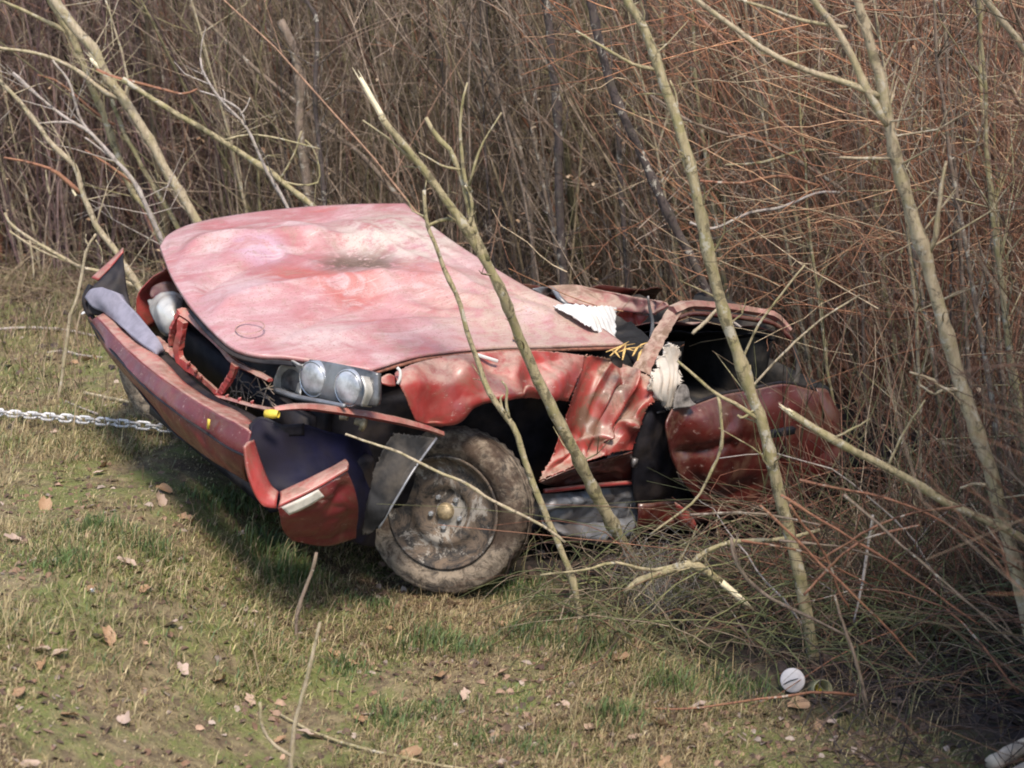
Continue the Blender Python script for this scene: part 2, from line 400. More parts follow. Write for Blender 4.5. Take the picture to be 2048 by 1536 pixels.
# ground
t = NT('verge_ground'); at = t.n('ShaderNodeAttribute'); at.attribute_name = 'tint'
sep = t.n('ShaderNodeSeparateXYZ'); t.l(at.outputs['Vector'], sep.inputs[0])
n1 = t.noise(3.2, 7, .65); n2 = t.noise(22, 6, .7); n3 = t.noise(75, 4, .7)
c = t.mix(t.ramp(n2, .32, .66), (.10, .068, .04), (.26, .205, .11))
c = t.mix(t.math('MULTIPLY', t.ramp(n1, .42, .56), t.ramp(n2, .3, .55)), c, (.145, .16, .045))
c = t.mix(t.ramp(t.noise(2.1, 7, .7, dist=.6), .54, .63, 0, .8), c, (.085, .052, .034))
c = t.mix(t.ramp(n3, .58, .70, 0, .6), c, (.38, .30, .165))
lit = t.mix(t.ramp(n2, .3, .7), (.014, .010, .010), (.045, .031, .025))  # litter colours darkened to carry part of the brush shade
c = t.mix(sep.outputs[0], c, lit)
t.base(c).set(Roughness=.95).bump(n2, .8, .03); M['ground'] = t.m

# ------------------------------------------------------------------ ground
def axis(a, b, st, far, k):
    core = np.arange(a, b + 1e-6, st); up = b + np.cumsum(st * k ** np.arange(1, 200)); up = up[up < far]; dn = a - np.cumsum(st * k ** np.arange(1, 200)); dn = dn[dn > -far]
    return np.concatenate([dn[::-1], core, up])
gx = axis(-3.6, 3.2, .04, 700, 1.22); gy = axis(3.6, 10.5, .04, 700, 1.22)
XX, YY = np.meshgrid(gx, gy); ZZ = gz(XX, YY)
gv = np.stack([XX, YY, ZZ], -1).reshape(-1, 3); nx = len(gx); ny = len(gy)
ii = np.arange(nx * ny).reshape(ny, nx)
gq = np.stack([ii[:-1, :-1], ii[:-1, 1:], ii[1:, 1:], ii[1:, :-1]], -1).reshape(-1, 4)
def ystart(x): return np.interp(x, [-30, -2.6, -1.2, 0, 1.0, 1.6, 2.4, 3.2, 30], [11.2, 10.5, 10.0, 9.5, 9.0, 8.0, 6.8, 5.8, 3.0])
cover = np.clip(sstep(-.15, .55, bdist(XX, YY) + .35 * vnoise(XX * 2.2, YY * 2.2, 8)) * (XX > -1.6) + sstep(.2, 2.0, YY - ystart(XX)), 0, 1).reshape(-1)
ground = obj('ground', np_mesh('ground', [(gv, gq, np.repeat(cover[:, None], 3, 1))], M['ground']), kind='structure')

# ================================================================== THE CAR
car = thing('wrecked_car', 'crushed red car with buckled dusty bonnet and torn bumper at the thicket edge', 'car', car2w(BASE))
car.matrix_world = Matrix(((F[0], L[0], U[0], car.location[0]), (F[1], L[1], U[1], car.location[1]), (F[2], L[2], U[2], car.location[2]), (0, 0, 0, 1)))
def panel(name, Gd, mat, parent=car, th=.006, dent=0.0, ds=6.0, seed=0, kind=None, ripple=None, label=None, ridge=0.0, rs=4.0, ragged=0.0):
    Gd = np.array(Gd, float)
    if dent or ripple is not None or ridge:
        n = grid_normals(Gd); nv, nu = Gd.shape[:2]
        vv, uu = np.meshgrid(np.linspace(0, 1, nv), np.linspace(0, 1, nu), indexing='ij')
        d = dent * (vnoise(Gd[..., 0] * ds, Gd[..., 1] * ds + Gd[..., 2] * ds * 1.3, seed) + .5 * vnoise(Gd[..., 0] * ds * 2.3, Gd[..., 2] * ds * 2.3 + Gd[..., 1] * ds, seed + 3))
        if ripple is not None: d = d + ripple(uu, vv)
        if ridge:
            q1 = Gd[..., 0] * rs + Gd[..., 1] * rs * .7; q2 = Gd[..., 2] * rs * 1.2 + Gd[..., 1] * rs * .6
            wx = q1 + .8 * vnoise(q1 * .8, q2 * .8, seed + 7); wy = q2 + .8 * vnoise(q1 * .8, q2 * .8, seed + 8)
            eb = np.clip(np.minimum(uu, 1 - uu) * 8, 0, 1) * np.clip(np.minimum(vv, 1 - vv) * 8, 0, 1)
            d = d + eb * ridge * ((.25 - np.abs(vnoise(wx, wy, seed + 9))) * 2 + (.25 - np.abs(vnoise(wx * 2.3, wy * 2.3, seed + 10))))
        Gd = Gd + n * d[..., None]
    if ragged:
        for sl in (np.s_[0, :], np.s_[-1, :], np.s_[:, 0], np.s_[:, -1]): Gd[sl] += rng.normal(0, ragged, Gd[sl].shape) * (rng.random(Gd[sl].shape[:1])[:, None] < .5)
    o = obj(name, mesh(name, (Gd - BASE).reshape(-1, 3), grid_faces(*Gd.shape[:2]), mat), parent, kind)
    if th:
        s = o.modifiers.new('thickness', 'SOLIDIFY'); s.thickness = th; s.offset = 0
    if label: o['label'] = label
    return o
def rod(name, P, r, mat, parent=car, sides=8, flat=1.0, wob=0.0, n=None, smooth=True):
    n = n or 20; P = crom(P, n); r = np.interp(np.linspace(0, 1, n), np.linspace(0, 1, np.size(r)), np.atleast_1d(r))
    return MB().tube(P, r, sides, True, flat, wob).build(name, mat, parent, smooth, off=BASE)
def strap(name, A, B, th, mat, parent=car, n=24, dent=0, seed=0):
    """ribbon between two edge curves, with thickness"""
    return panel(name, net([A, [(np.array(a) + np.array(b)) / 2 for a, b in zip(crom(A, n), crom(B, n))], B], n, 5), mat, parent, th, dent, 9, seed)

# ---- bonnet
fr = CZ([(320, 495, .65), (344, 556, .64), (380, 612, .62), (425, 664, .61), (470, 699, .60), (520, 713, .60), (575, 717, .60), (655, 729, .60), (742, 742, .60)], 0)
bk = CZ([(810, 410, .77), (860, 452, .765), (915, 492, .75), (990, 540, .72), (1060, 581, .69), (1110, 603, .66), (1165, 633, .62), (1205, 660, .59), (1246, 690, .57)], 0)
fa = CZ([(320, 495, .65), (336, 474, .655), (372, 455, .665), (430, 440, .68), (520, 426, .70), (620, 416, .72), (720, 411, .75), (810, 410, .77)], 0)
ne = CZ([(742, 742, .60), (830, 716, .60), (910, 704, .60), (1000, 697, .595), (1090, 695, .59), (1170, 692, .58), (1246, 690, .57)], 0)
nu, nv = 110, 110
c0, c1 = crom(fr, nu), crom(bk, nu); d0, d1 = crom(fa, nv), crom(ne, nv)
u = np.linspace(0, 1, nu)[None, :, None]; v = np.linspace(0, 1, nv)[:, None, None]
Gd = (1 - v) * c0[None] + v * c1[None] + (1 - u) * d0[:, None] + u * d1[:, None] - ((1 - u) * (1 - v) * c0[0] + u * (1 - v) * c0[-1] + (1 - u) * v * c1[0] + u * v * c1[-1])
uu, vv = u[..., 0] + 0 * v[..., 0], v[..., 0] + 0 * u[..., 0]
edge = np.clip(np.minimum.reduce([uu, 1 - uu, vv, 1 - vv]) * 8, 0, 1)
def g2(cu, cv, su, sv, rot=0):
    a = (uu - cu) * math.cos(rot) + (vv - cv) * math.sin(rot); b = -(uu - cu) * math.sin(rot) + (vv - cv) * math.cos(rot)
    return np.exp(-(a / su) ** 2 - (b / sv) ** 2)
def cr(cu, cv, ln, wd, rot, h):
    a = (uu - cu) * math.cos(rot) + (vv - cv) * math.sin(rot); b = -(uu - cu) * math.sin(rot) + (vv - cv) * math.cos(rot)
    return h * np.exp(-(a / ln) ** 4) * np.exp(-np.abs(b) / wd)
bump = .030 * np.sin(np.pi * uu) * np.sin(np.pi * np.clip(vv, 0, 1)) ** .6
bump += -.060 * g2(.38, .62, .12, .15) + .020 * g2(.30, .30, .05, .30, .15) - .026 * g2(.45, .30, .06, .28, -.1) - .030 * g2(.74, .55, .09, .25, .1)
bump += cr(.24, .45, .30, .035, 1.35, .042) + cr(.36, .30, .24, .03, 1.75, -.034) + cr(.57, .42, .34, .035, 1.45, .050) + cr(.68, .35, .25, .025, 1.8, -.030) + cr(.84, .50, .34, .02, 1.55, .016) + cr(.5, .80, .35, .03, .15, .020) + cr(.6, .92, .3, .02, .05, -.016) + cr(.45, .52, .18, .02, .5, .020) + cr(.12, .6, .3, .02, 1.6, -.012)
bump += .036 * (.25 - np.abs(vnoise(uu * 3.2 + .6 * vnoise(uu * 3, vv * 3, 31), vv * 2.6, 33))) * 2 + .020 * (.25 - np.abs(vnoise(uu * 7 + .6 * vnoise(uu * 6, vv * 6, 35), vv * 6, 36))) * 2
bump += .018 * (vnoise(uu * 4, vv * 4, 21)) + .014 * vnoise(uu * 11, vv * 9, 22) + .006 * vnoise(uu * 25, vv * 22, 23)
Gd[..., 2] += bump * edge * np.where(np.abs(bump) > 0, 1.0, 1.0)
bonnet = panel('bonnet', Gd, M['bonnet'], th=.016)
# folded rim under the bonnet edge and the dark seal below it
fr2 = [p + np.array([-.02, 0, -.028]) for p in fr]; strap('bonnet_seal', [p + np.array([-.012, 0, -.010]) for p in fr[2:]], [p + np.array([.004, 0, -.026]) for p in fr[2:]], .008, M['black'], n=40)
rim_p = C(500, 655, 2, .645)
nb = np.array([.25, 0, 1.0])
rust_ring = plain('grey_badge_ring', (.36, .21, .18), .7, var=.3)
MB().lathe([(.050, .0), (.051, .0025), (.054, .0025), (.055, .0)], rim_p, nb, 32).build('badge_recess', rust_ring, bonnet, off=BASE).location = (0, 0, .0)
rust = plain('rusty_bonnet_edge', (.20, .08, .05), .8, var=.4, scale=40, bump=.4)
rod('rusty_edge', [p + np.array([0, .012, -.008]) for p in crom(ne, 40)], .0065, rust, bonnet, 6, wob=.3)

# ---- left wing (over the wheel) and its crumpled rear half
w0 = CY([(792, 742, -.03), (830, 727, -.03), (900, 712, -.04), (990, 703, -.04), (1090, 703, -.04), (1168, 713, -.03)], 0)
w1 = CY([(790, 752, .02), (830, 745, .03), (900, 738, .035), (990, 735, .035), (1080, 738, .035), (1163, 742, .02)], 0)
w2 = CY([(800, 772, .06), (840, 768, .07), (900, 764, .075), (990, 758, .075), (1070, 758, .07), (1152, 762, .05)], 0)
w3 = CY([(814, 800, .085), (850, 802, .085), (900, 800, .10), (960, 785, .105), (1060, 775, .10), (1146, 780, .06)], 0)
w4 = CY([(831, 843, .09), (870, 850, .10), (905, 843, .115), (945, 809, .125), (1050, 790, .12), (1137, 798, .07)], 0)
w5 = CY([(831, 846, .06), (870, 853, .07), (907, 847, .08), (947, 814, .09), (1050, 795, .08), (1137, 802, .04)], 0)
def rp(uu, vv):
    e = np.clip(np.minimum(uu, 1 - uu) * 10, 0, 1) * np.clip(np.minimum(vv, 1 - vv) * 6, 0, 1)
    s = .012 * np.sin(uu * 21 + 3 * vv) + .014 * np.exp(-((uu - .58 - .06 * vv) / .035) ** 2) - .020 * np.exp(-((uu - .70) / .06) ** 2) + .01 * np.exp(-((uu - .25 - .2 * vv) / .05) ** 2)
    return -s * e
wing = panel('wing_panel', net([w0, w1, w2, w3, w4, w5], 110, 60), M['paint'], th=.004, dent=.006, ds=7, seed=4, ripple=rp, ridge=.020, rs=5, ragged=.0015)
k0 = CY([(1168, 712, -.05), (1200, 714, -.07), (1235, 722, -.08), (1275, 742, -.04), (1310, 760, .03), (1338, 774, .10)], 0)
k1 = CY([(1160, 742, -.02), (1195, 750, -.03), (1235, 755, .0), (1270, 770, .04), (1300, 780, .08), (1326, 792, .10)], 0)
k2 = CY([(1146, 790, .03), (1180, 800, .0), (1220, 805, .06), (1250, 815, .02), (1278, 815, .10), (1297, 812, .10)], 0)
k3 = CY([(1130, 840, .03), (1165, 850, .02), (1200, 850, .07), (1230, 852, .05), (1260, 845, .11), (1282, 848, .10)], 0)
k4 = CY([(1105, 910, .05), (1140, 905, .04), (1175, 895, .09), (1205, 888, .09), (1240, 878, .12), (1270, 880, .10)], 0)
k5 = CY([(1078, 962, .09), (1110, 948, .10), (1150, 932, .12), (1190, 917, .13), (1230, 905, .13), (1264, 900, .11)], 0)
def rk(uu, vv):
    e = np.clip(np.minimum(uu, 1 - uu) * 10, 0, 1) * np.clip(np.minimum(vv, 1 - vv) * 8, 0, 1)
    c1 = .60 + .09 * np.sin(vv * 7); c2 = .33 + .07 * np.sin(vv * 6 + 2)
    return -e * (.042 * np.exp(-np.abs(uu - c1) / .035) - .026 * np.exp(-((uu - c1 + .11) / .05) ** 2) + .020 * np.exp(-((uu - c2) / .05) ** 2) + .004 * np.sin(uu * 22 + vv * 9) + .03 * np.exp(-((vv - .82 + .15 * uu) / .06) ** 2))
M['crum'] = paint('muddy_crumpled_paint', (.34, .046, .036), dust=1.0, rough=.45, coat=.25, grime=.9)
crum = panel('crumpled_panel', net([k0, k1, k2, k3, k4, k5], 100, 100), M['crum'], th=.004, dent=.0, ds=7, seed=9, ripple=rk, ridge=.026, rs=3.6, ragged=.004, label='crumpled mud-smeared rear half of the torn wing')
# narrow face under the crease, then the red sill strip and the silver crushed sheet
s0 = CY([(1078, 964, .09), (1150, 936, .12), (1264, 902, .11)], 0); s1 = CY([(1100, 972, .02), (1170, 972, .0), (1264, 962, .0)], 0)
panel('sill_face', net([s0, s1], 40, 20), M['paint_shaded'], th=.004, dent=.006, ds=9, seed=2, ridge=.02, rs=7)
rod('sill_strip', CY([(1088, 982, .05), (1150, 975, .06), (1210, 969, .06), (1263, 965, .05)], 0), .010, M['paint'], n=16)
q0 = CY([(1080, 988, .03), (1140, 984, .03), (1200, 977, .03), (1264, 974, .03)], 0)
q1 = CY([(1078, 1018, .05), (1140, 1010, .06), (1200, 1000, .06), (1270, 995, .05)], 0)
q2 = CY([(1084, 1040, .03), (1140, 1045, .01), (1200, 1042, .02), (1276, 1030, .03)], 0)
q3 = CY([(1090, 1055, .06), (1150, 1072, .07), (1205, 1075, .08), (1268, 1062, .05)], 0)
q4 = CY([(1100, 1064, .02), (1150, 1084, .03), (1205, 1086, .03), (1262, 1080, .02)], 0)
panel('crushed_sheet', net([q0, q1, q2, q3, q4], 80, 70), M['silver'], th=.003, dent=.015, ds=12, seed=12, ridge=.04, rs=7)

# ---- door with folded front edge, rear quarter behind it
e0 = CY([(1344, 818, .12), (1368, 812, .10), (1391, 809, .08), (1442, 791, .06), (1508, 779, .06), (1570, 768, .06), (1640, 786, .05)], 0)
e1 = CY([(1332, 848, .15), (1362, 845, .12), (1400, 840, .11), (1450, 830, .10), (1510, 820, .10), (1575, 815, .10), (1648, 828, .09)], 0)
e2 = CY([(1336, 884, .16), (1366, 880, .13), (1405, 872, .13), (1452, 866, .13), (1515, 862, .12), (1580, 860, .12), (1654, 870, .11)], 0)
e3 = CY([(1347, 922, .15), (1376, 922, .13), (1412, 920, .13), (1458, 915, .13), (1520, 910, .12), (1585, 905, .12), (1650, 912, .11)], 0)
e4 = CY([(1364, 960, .14), (1390, 962, .13), (1424, 965, .13), (1468, 965, .12), (1525, 960, .12), (1590, 952, .11), (1640, 950, .10)], 0)
e5 = CY([(1391, 996, .12), (1412, 1002, .11), (1440, 1010, .10), (1480, 1014, .10), (1535, 1010, .10), (1590, 1000, .09), (1630, 985, .08)], 0)
def rd(uu, vv):
    e = np.clip(np.minimum(uu, 1 - uu) * 12, 0, 1) * np.clip(np.minimum(vv, 1 - vv) * 8, 0, 1)
    return e * (.022 * np.exp(-((uu - .13) / .05) ** 2 - ((vv - .75) / .3) ** 2) - .028 * np.exp(-((uu - .22) / .09) ** 2 - ((vv - .2) / .2) ** 2) + .018 * np.exp(-((vv - .42 + .1 * uu) / .05) ** 2) * (uu < .4))
door = panel('door_panel', net([e0, e1, e2, e3, e4, e5], 90, 60), M['paint_shaded'], th=.008, dent=.008, ds=6, seed=15, ripple=rd, ridge=.026, rs=3.2)
h0 = np.array([-1.62, .16, .17])
MB().box(h0, (.075, .014, .016)).build('door_handle', M['black'], door, off=BASE, bevel=.006)
rod('window_seal', CY([(1391, 806, .07), (1442, 788, .05), (1508, 776, .05), (1570, 765, .05), (1640, 783, .04)], 0), .008, M['black'], door, n=20)
def XYZ(*r): return [np.array(p, float) for p in r]
panel('quarter_panel', net([XYZ((-1.92, .04, .29), (-2.0, .02, .26), (-2.08, -.02, .2)), XYZ((-1.93, .10, .16), (-2.03, .09, .14), (-2.14, .03, .10)), XYZ((-1.9, .10, -.06), (-2.05, .10, -.06), (-2.16, .04, -.08)), XYZ((-1.88, .06, -.22), (-2.0, .05, -.22), (-2.1, -.02, -.22))], 30, 26), M['paint_shaded'], dent=.06, ds=6, seed=31)
panel('quarter_panel', net([XYZ((-.9, -1.46, .36), (-1.5, -1.46, .30), (-2.3, -1.40, .24)), XYZ((-.9, -1.56, .22), (-1.5, -1.58, .16), (-2.35, -1.5, .12)), XYZ((-.9, -1.50, -.18), (-1.5, -1.52, -.22), (-2.3, -1.45, -.2))], 40, 18), M['paint_shaded'], dent=.05, ds=5, seed=35)
panel('wing_panel', net([XYZ((.50, -1.40, .56), (.1, -1.45, .56), (-.3, -1.45, .55), (-.7, -1.45, .50)), XYZ((.55, -1.53, .40), (.1, -1.56, .45), (-.3, -1.56, .45), (-.7, -1.54, .40)), XYZ((.55, -1.53, .22), (.2, -1.56, .35), (-.2, -1.56, .35), (-.7, -1.54, .22))], 30, 14), M['paint'], dent=.03, ds=6, seed=37)

# ---- window frame: pillars, roof rail, crushed roof
pA = CY([(1280, 745, -.06), (1296, 712, -.10), (1318, 672, -.15), (1344, 628, -.2), (1352, 616, -.21)], 0)
rod('pillar', pA, [.040, .040, .034, .034, .030], M['paint_muddy'], sides=5, flat=.33, wob=.12, smooth=False)
rr = CY([(1344, 620, -.2), (1378, 609, -.21), (1440, 613, -.22), (1505, 621, -.21), (1550, 632, -.18), (1580, 662, -.12)], 0)
rod('roof_rail', rr, [.026, .026, .026, .026, .026, .022], M['paint_dusty'], sides=5, flat=.75, wob=.14, smooth=False)
rod('rail_lip', [p + np.array([0, .02, -.035]) for p in crom(rr, 24)], .012, M['paint_shaded'], sides=6)
rod('pillar', CY([(1556, 640, -.17), (1585, 688, -.10), (1597, 735, -.02), (1590, 772, .03)], 0), [.020, .018, .018, .020], M['greyplastic'], flat=.6, wob=.2)
r0 = CZ([(1096, 573, .45), (1149, 571, .46), (1212, 582, .47), (1274, 595, .50), (1330, 604, .58)], 0)
r1 = CZ([(1108, 588, .43), (1160, 590, .44), (1215, 600, .44), (1272, 610, .47), (1336, 612, .58)], 0)
r2 = CZ([(1128, 606, .41), (1180, 612, .42), (1231, 619, .42), (1280, 626, .46), (1308, 628, .52)], 0)
Gr = net([r0, r1, r2], 40, 18)
panel('roof_panel', Gr, M['paint_dusty'], th=.008, dent=.01, ds=7, seed=41, ridge=.03, rs=5)
# rest of the roof, caved in from the rail down to the far side, with its dark lining underneath
rf = net([XYZ((-1.28, -.24, .56), (-1.55, -.25, .53), (-1.86, -.2, .46)), XYZ((-1.40, -.6, .40), (-1.65, -.62, .36), (-1.92, -.6, .32)), XYZ((-1.45, -1.0, .22), (-1.7, -1.0, .18), (-1.95, -1.0, .16)), XYZ((-1.4, -1.42, .06), (-1.7, -1.42, .04), (-1.95, -1.40, .02))], 30, 30)
panel('roof_panel', rf, M['paint_dusty'], th=.004, dent=.03, ds=5, seed=43, label='caved in dusty roof sheet behind the side window')
panel('roof_lining', rf + np.array([0, .01, -.035]), M['lining'], th=.004, dent=.03, ds=5, seed=43)
panel('roof_flap', net([CZ([(1231, 624, .40), (1262, 620, .42), (1292, 632, .46)], 0), CZ([(1228, 640, .33), (1258, 645, .36), (1284, 650, .40)], 0), CZ([(1240, 660, .26), (1262, 672, .30), (1276, 672, .34)], 0)], 20, 14), M['paint'], dent=.02, ds=10, seed=45)
rod('rolled_edge', CZ([(1096, 577, .46), (1108, 582, .45), (1122, 600, .43), (1136, 612, .41)], 0), .013, M['silver'], n=14)
panel('hinge_bracket', net([CZ([(1062, 578, .60), (1082, 572, .60), (1100, 574, .58)], 0), CZ([(1080, 594, .56), (1092, 592, .54), (1106, 590, .52)], 0)], 12, 8), M['silver'], dent=.02, ds=14)
panel('dashboard', net([CZ([(1226, 630, .40), (1256, 645, .42), (1296, 672, .45)], 0), CZ([(1226, 662, .40), (1260, 668, .42), (1300, 686, .45)], 0), CZ([(1232, 694, .42), (1262, 697, .43), (1302, 700, .45)], 0), CZ([(1240, 760, .30), (1272, 760, .30), (1310, 760, .3)], 0)], 24, 18), M['greyplastic'], th=.01, dent=.02, ds=12, seed=47)
rod('wiper_arm', CY([(1302, 680, -.25), (1305, 645, -.26), (1299, 615, -.27), (1296, 592, -.28)], 0), [.010, .008, .007, .005], M['silver'], n=10)

# ---- dark inside: engine bay, wheel housing, floor, seat, door post
dk = M['black']
eb = MB(); eb.box((-.15, -.72, .22), (.62, .62, .24)); eb.build('engine', dk, car, off=BASE, bevel=.03)
panel('wheel_housing', net([XYZ((.45, -.10, .46), (.1, -.12, .58), (-.25, -.12, .58), (-.55, -.10, .46)), XYZ((.5, -.36, .40), (.1, -.36, .52), (-.25, -.36, .52), (-.6, -.34, .4)), XYZ((.5, -.36, -.05), (.1, -.36, -.1), (-.25, -.36, -.1), (-.6, -.34, -.1))], 24, 18), M['navy'], th=.006, dent=.02, ds=9)
fp = MB(); fp.box((-1.6, -.72, -.16), (1.35, .70, .03)); fp.build('floor_pan', dk, car, off=BASE)
fw = MB(); fw.box((-.82, -.72, .18), (.03, .66, .34)); fw.build('bulkhead', dk, car, off=BASE)
st = MB(); st.box((-1.62, -.45, .05), (.22, .24, .10)); so = st.build('seat', M['greyplastic'], car, off=BASE, bevel=.05)
sb = MB(); sb.box((-1.84, -.45, .30), (.07, .23, .22)); sb.build('seat_back', M['greyplastic'], so, off=BASE, bevel=.05)
sw = MB().lathe([(.17 + .016 * math.cos(a), .016 * math.sin(a)) for a in np.linspace(0, 2 * np.pi, 9)], (-1.18, -.42, .30), (-.8, 0, .5), 28); sw.build('steering_wheel', dk, car, off=BASE)
bs = MB(); bs.box((-2.1, -.72, .02), (.05, .68, .22)); bs.build('seat_bench', M['greyplastic'], car, off=BASE, bevel=.04)
panel('door_post', net([CY([(1292, 800, .05), (1315, 806, .04), (1340, 812, .04)], 0), CY([(1268, 850, .06), (1298, 840, .09), (1336, 845, .03)], 0), CY([(1262, 920, .06), (1298, 915, .09), (1342, 920, .03)], 0), CY([(1266, 990, .05), (1305, 990, .07), (1372, 985, .03)], 0), CY([(1282, 1042, .04), (1320, 1046, .05), (1390, 1040, .03)], 0)], 24, 34), M['black'], th=.006, dent=.02, ds=10, seed=51)
MB().box(C(1322, 824, 1, .07), (.022, .004, .003)).build('hinge_pin', M['silver'], car, off=BASE)
MB().box(C(1268, 925, 1, .09), (.010, .010, .018)).build('hinge_pin', M['silver'], car, off=BASE)
panel('sill_scrap', net([CY([(1350, 1003, .1), (1362, 1012, .12), (1378, 1024, .1)], 0), CY([(1352, 1028, .1), (1368, 1038, .12), (1388, 1045, .1)], 0), CY([(1356, 1052, .09), (1376, 1060, .1), (1396, 1062, .09)], 0)], 14, 12), M['paint'], dent=.012, ds=16)
panel('sill', net([XYZ((-.95, .06, -.10), (-1.5, .08, -.14), (-2.0, .06, -.16)), XYZ((-.95, .07, -.2), (-1.5, .1, -.22), (-2.0, .07, -.24)), XYZ((-.95, .0, -.25), (-1.5, .02, -.28), (-2.0, .0, -.28))], 30, 12), M['paint_shaded'], dent=.04, ds=8, seed=53)

# ---- slam panel / grille frame
gr = obj('grille_frame', mesh('grille_frame', (np.array(XYZ((.6, -1.2, .3), (.6, -.1, .3), (.6, -.1, .42), (.6, -1.2, .42))) - BASE), [(0, 1, 2, 3)], dk), car)
sm = gr.modifiers.new('thickness', 'SOLIDIFY'); sm.thickness = .05
def bar(P, r, mat=None, flat=.6): return rod('bar', P, r, mat or M['paint'], gr, 5, flat, .16, smooth=False)
bar(CX([(366, 622), (384, 636), (411, 662), (440, 693), (470, 725), (500, 740), (540, 760)], .70), [.030, .026, .018, .016, .018, .016, .014])
bar(CX([(368, 622), (356, 640), (346, 662), (342, 690)], .71), [.028, .022, .018, .014])
bar(CX([(366, 640), (362, 668), (356, 696), (360, 722), (382, 740), (408, 762), (438, 790)], .73), [.030, .030, .028, .024, .016, .014, .016])
bar(CX([(470, 728), (466, 744), (452, 768), (436, 792)], .74), [.022, .019, .018, .020])
bar(CX([(436, 792), (470, 802), (508, 812), (545, 820)], .74), [.014, .013, .013, .013])
bar(CX([(312, 676), (330, 692), (352, 712), (380, 740)], .72), [.016, .018, .018, .012])
# jagged tabs along the lower lip of the opening
tb = MB()
for px_, py_ in ((378, 730), (392, 745), (402, 757), (455, 796), (480, 802), (505, 808)):
    p = C(px_, py_, 0, .74); tb.tube([p, p + np.array([.004, 0, .009]), p + np.array([.0, .006, .016])], [.009, .006, .002], 5)
tb.build('torn_tab', M['paint'], gr, off=BASE, kind='stuff')
# radiator behind the openings
MB().box((.52, -.62, .40), (.02, .55, .16)).build('radiator', dk, car, off=BASE)
tw = MB()
for k in range(26):
    p = C(rng.uniform(455, 545), rng.uniform(755, 808), 0, .66); d = np.array([rng.uniform(-.3, .3), rng.uniform(-1, 1), rng.uniform(-.35, .5)]); d /= np.linalg.norm(d)
    ln = rng.uniform(.03, .09); tw.tube([p - d * ln, p + np.array([rng.uniform(-.01, .01), 0, .01]), p + d * ln], .0022, 4)
tw.build('caught_twigs', M['bark_brown'], gr, off=BASE, kind='stuff')
# small tie bar between far lamp and bumper, upper dark lip of the bay
strap('bay_lip', CX([(345, 565, .50), (325, 566, .55), (305, 576, .58), (300, 590, .6)], 0), CX([(362, 588, .50), (342, 588, .55), (318, 592, .58), (304, 598, .6)], 0), .01, M['paint_shaded'], n=14)

# ---- headlights
def rotm(n, up=(0, 0, 1)):
    n = np.array(n, float); n /= np.linalg.norm(n); x = np.cross(up, n); x /= np.linalg.norm(x); return np.stack([x, np.cross(n, x), n], 1)
M['lensdark'] = plain('dark_lamp_inside', (.10, .10, .105), .3, .3, var=.6, scale=14, bump=.4, dirt=((.30, .30, .30), .5))
lampd = obj('headlight', mesh('headlight', (net([CX([(566, 722, .58), (620, 725, .58), (690, 738, .57), (738, 750, .55)], 0), CX([(548, 752, .60), (610, 770, .60), (690, 790, .59), (738, 800, .56)], 0), CX([(545, 775, .60), (600, 795, .60), (690, 812, .59), (735, 812, .56)], 0)], 24, 16) - np.array([.05, 0, 0]) - BASE).reshape(-1, 3), grid_faces(16, 24), M['lensdark']), car)
sm = lampd.modifiers.new('thickness', 'SOLIDIFY'); sm.thickness = .02
LN = np.array([.93, .22, .06]); LN /= np.linalg.norm(LN)
panel('lamp_shell', net([CX([(568, 722), (582, 722), (600, 730), (606, 728)], .60), CX([(552, 748), (570, 745, .56), (585, 752, .54), (604, 755, .58)], .60), CX([(544, 775), (560, 780, .57), (580, 786, .56), (602, 790, .59)], .60)], 20, 16), M['lensdull'], lampd, th=.005, dent=.01, ds=20)
def lamp(px_, py_, r, x):
    c = C(px_, py_, 0, x)
    MB().lathe([(r * 1.06, -.03), (r * 1.07, .004), (r * 1.02, .006), (r * 1.0, .0)], c, LN, 32).build('lamp_ring', M['chrome'], lampd, off=BASE)
    MB().lathe([(r, 0), (r * .93, .008), (r * .7, .013), (r * .4, .016), (.001, .017)], c, LN, 32).build('lens', M['lens'], lampd, off=BASE)
lamp(626, 758, .061, .575); lamp(697, 776, .061, .56)
rod('lamp_ledge', CX([(552, 780, .61), (590, 793, .61), (640, 803, .60), (690, 812, .59)], 0), [.012, .010, .010, .008], M['silver'], lampd, 6)
strap('lamp_cover', CX([(722, 752, .57), (730, 780, .57), (722, 812, .57)], 0), CX([(742, 756, .52), (750, 785, .52), (742, 814, .52)], 0), .006, M['lensdull'], lampd, n=10)
far = panel('headlight', net([CX([(296, 602, .60), (322, 588, .58), (345, 584, .56), (366, 594, .54)], 0), CX([(300, 622, .66), (325, 612, .66), (348, 606, .63), (364, 612, .58)], 0), CX([(312, 648, .67), (332, 645, .67), (350, 636, .65), (361, 628, .60)], 0), CX([(322, 666, .66), (334, 672, .66), (345, 668, .65), (356, 640, .61)], 0)], 24, 20), M['lensdull'], th=.006, dent=.012, ds=14)
panel('wing_tip', net([CY([(758, 758, .03), (776, 748, .03), (790, 752, .03)], 0), CY([(764, 768, .05), (780, 772, .06), (792, 772, .05)], 0)], 12, 8), M['paint'], dent=.01, ds=20)
rod('chrome_clip', CY([(794, 735, .04), (800, 742, .05), (800, 756, .06), (795, 768, .06)], 0), .006, M['white'], n=10)

# ---- trim strip under the lamps
rod('trim_strip', CY([(548, 818, .07), (600, 813, .09), (660, 818, .10), (720, 827, .11), (790, 840, .115), (850, 855, .115), (884, 867, .115)], 0), [.014, .020, .024, .024, .024, .022, .018], M['paint'], sides=5, flat=.6, wob=.08, smooth=False)

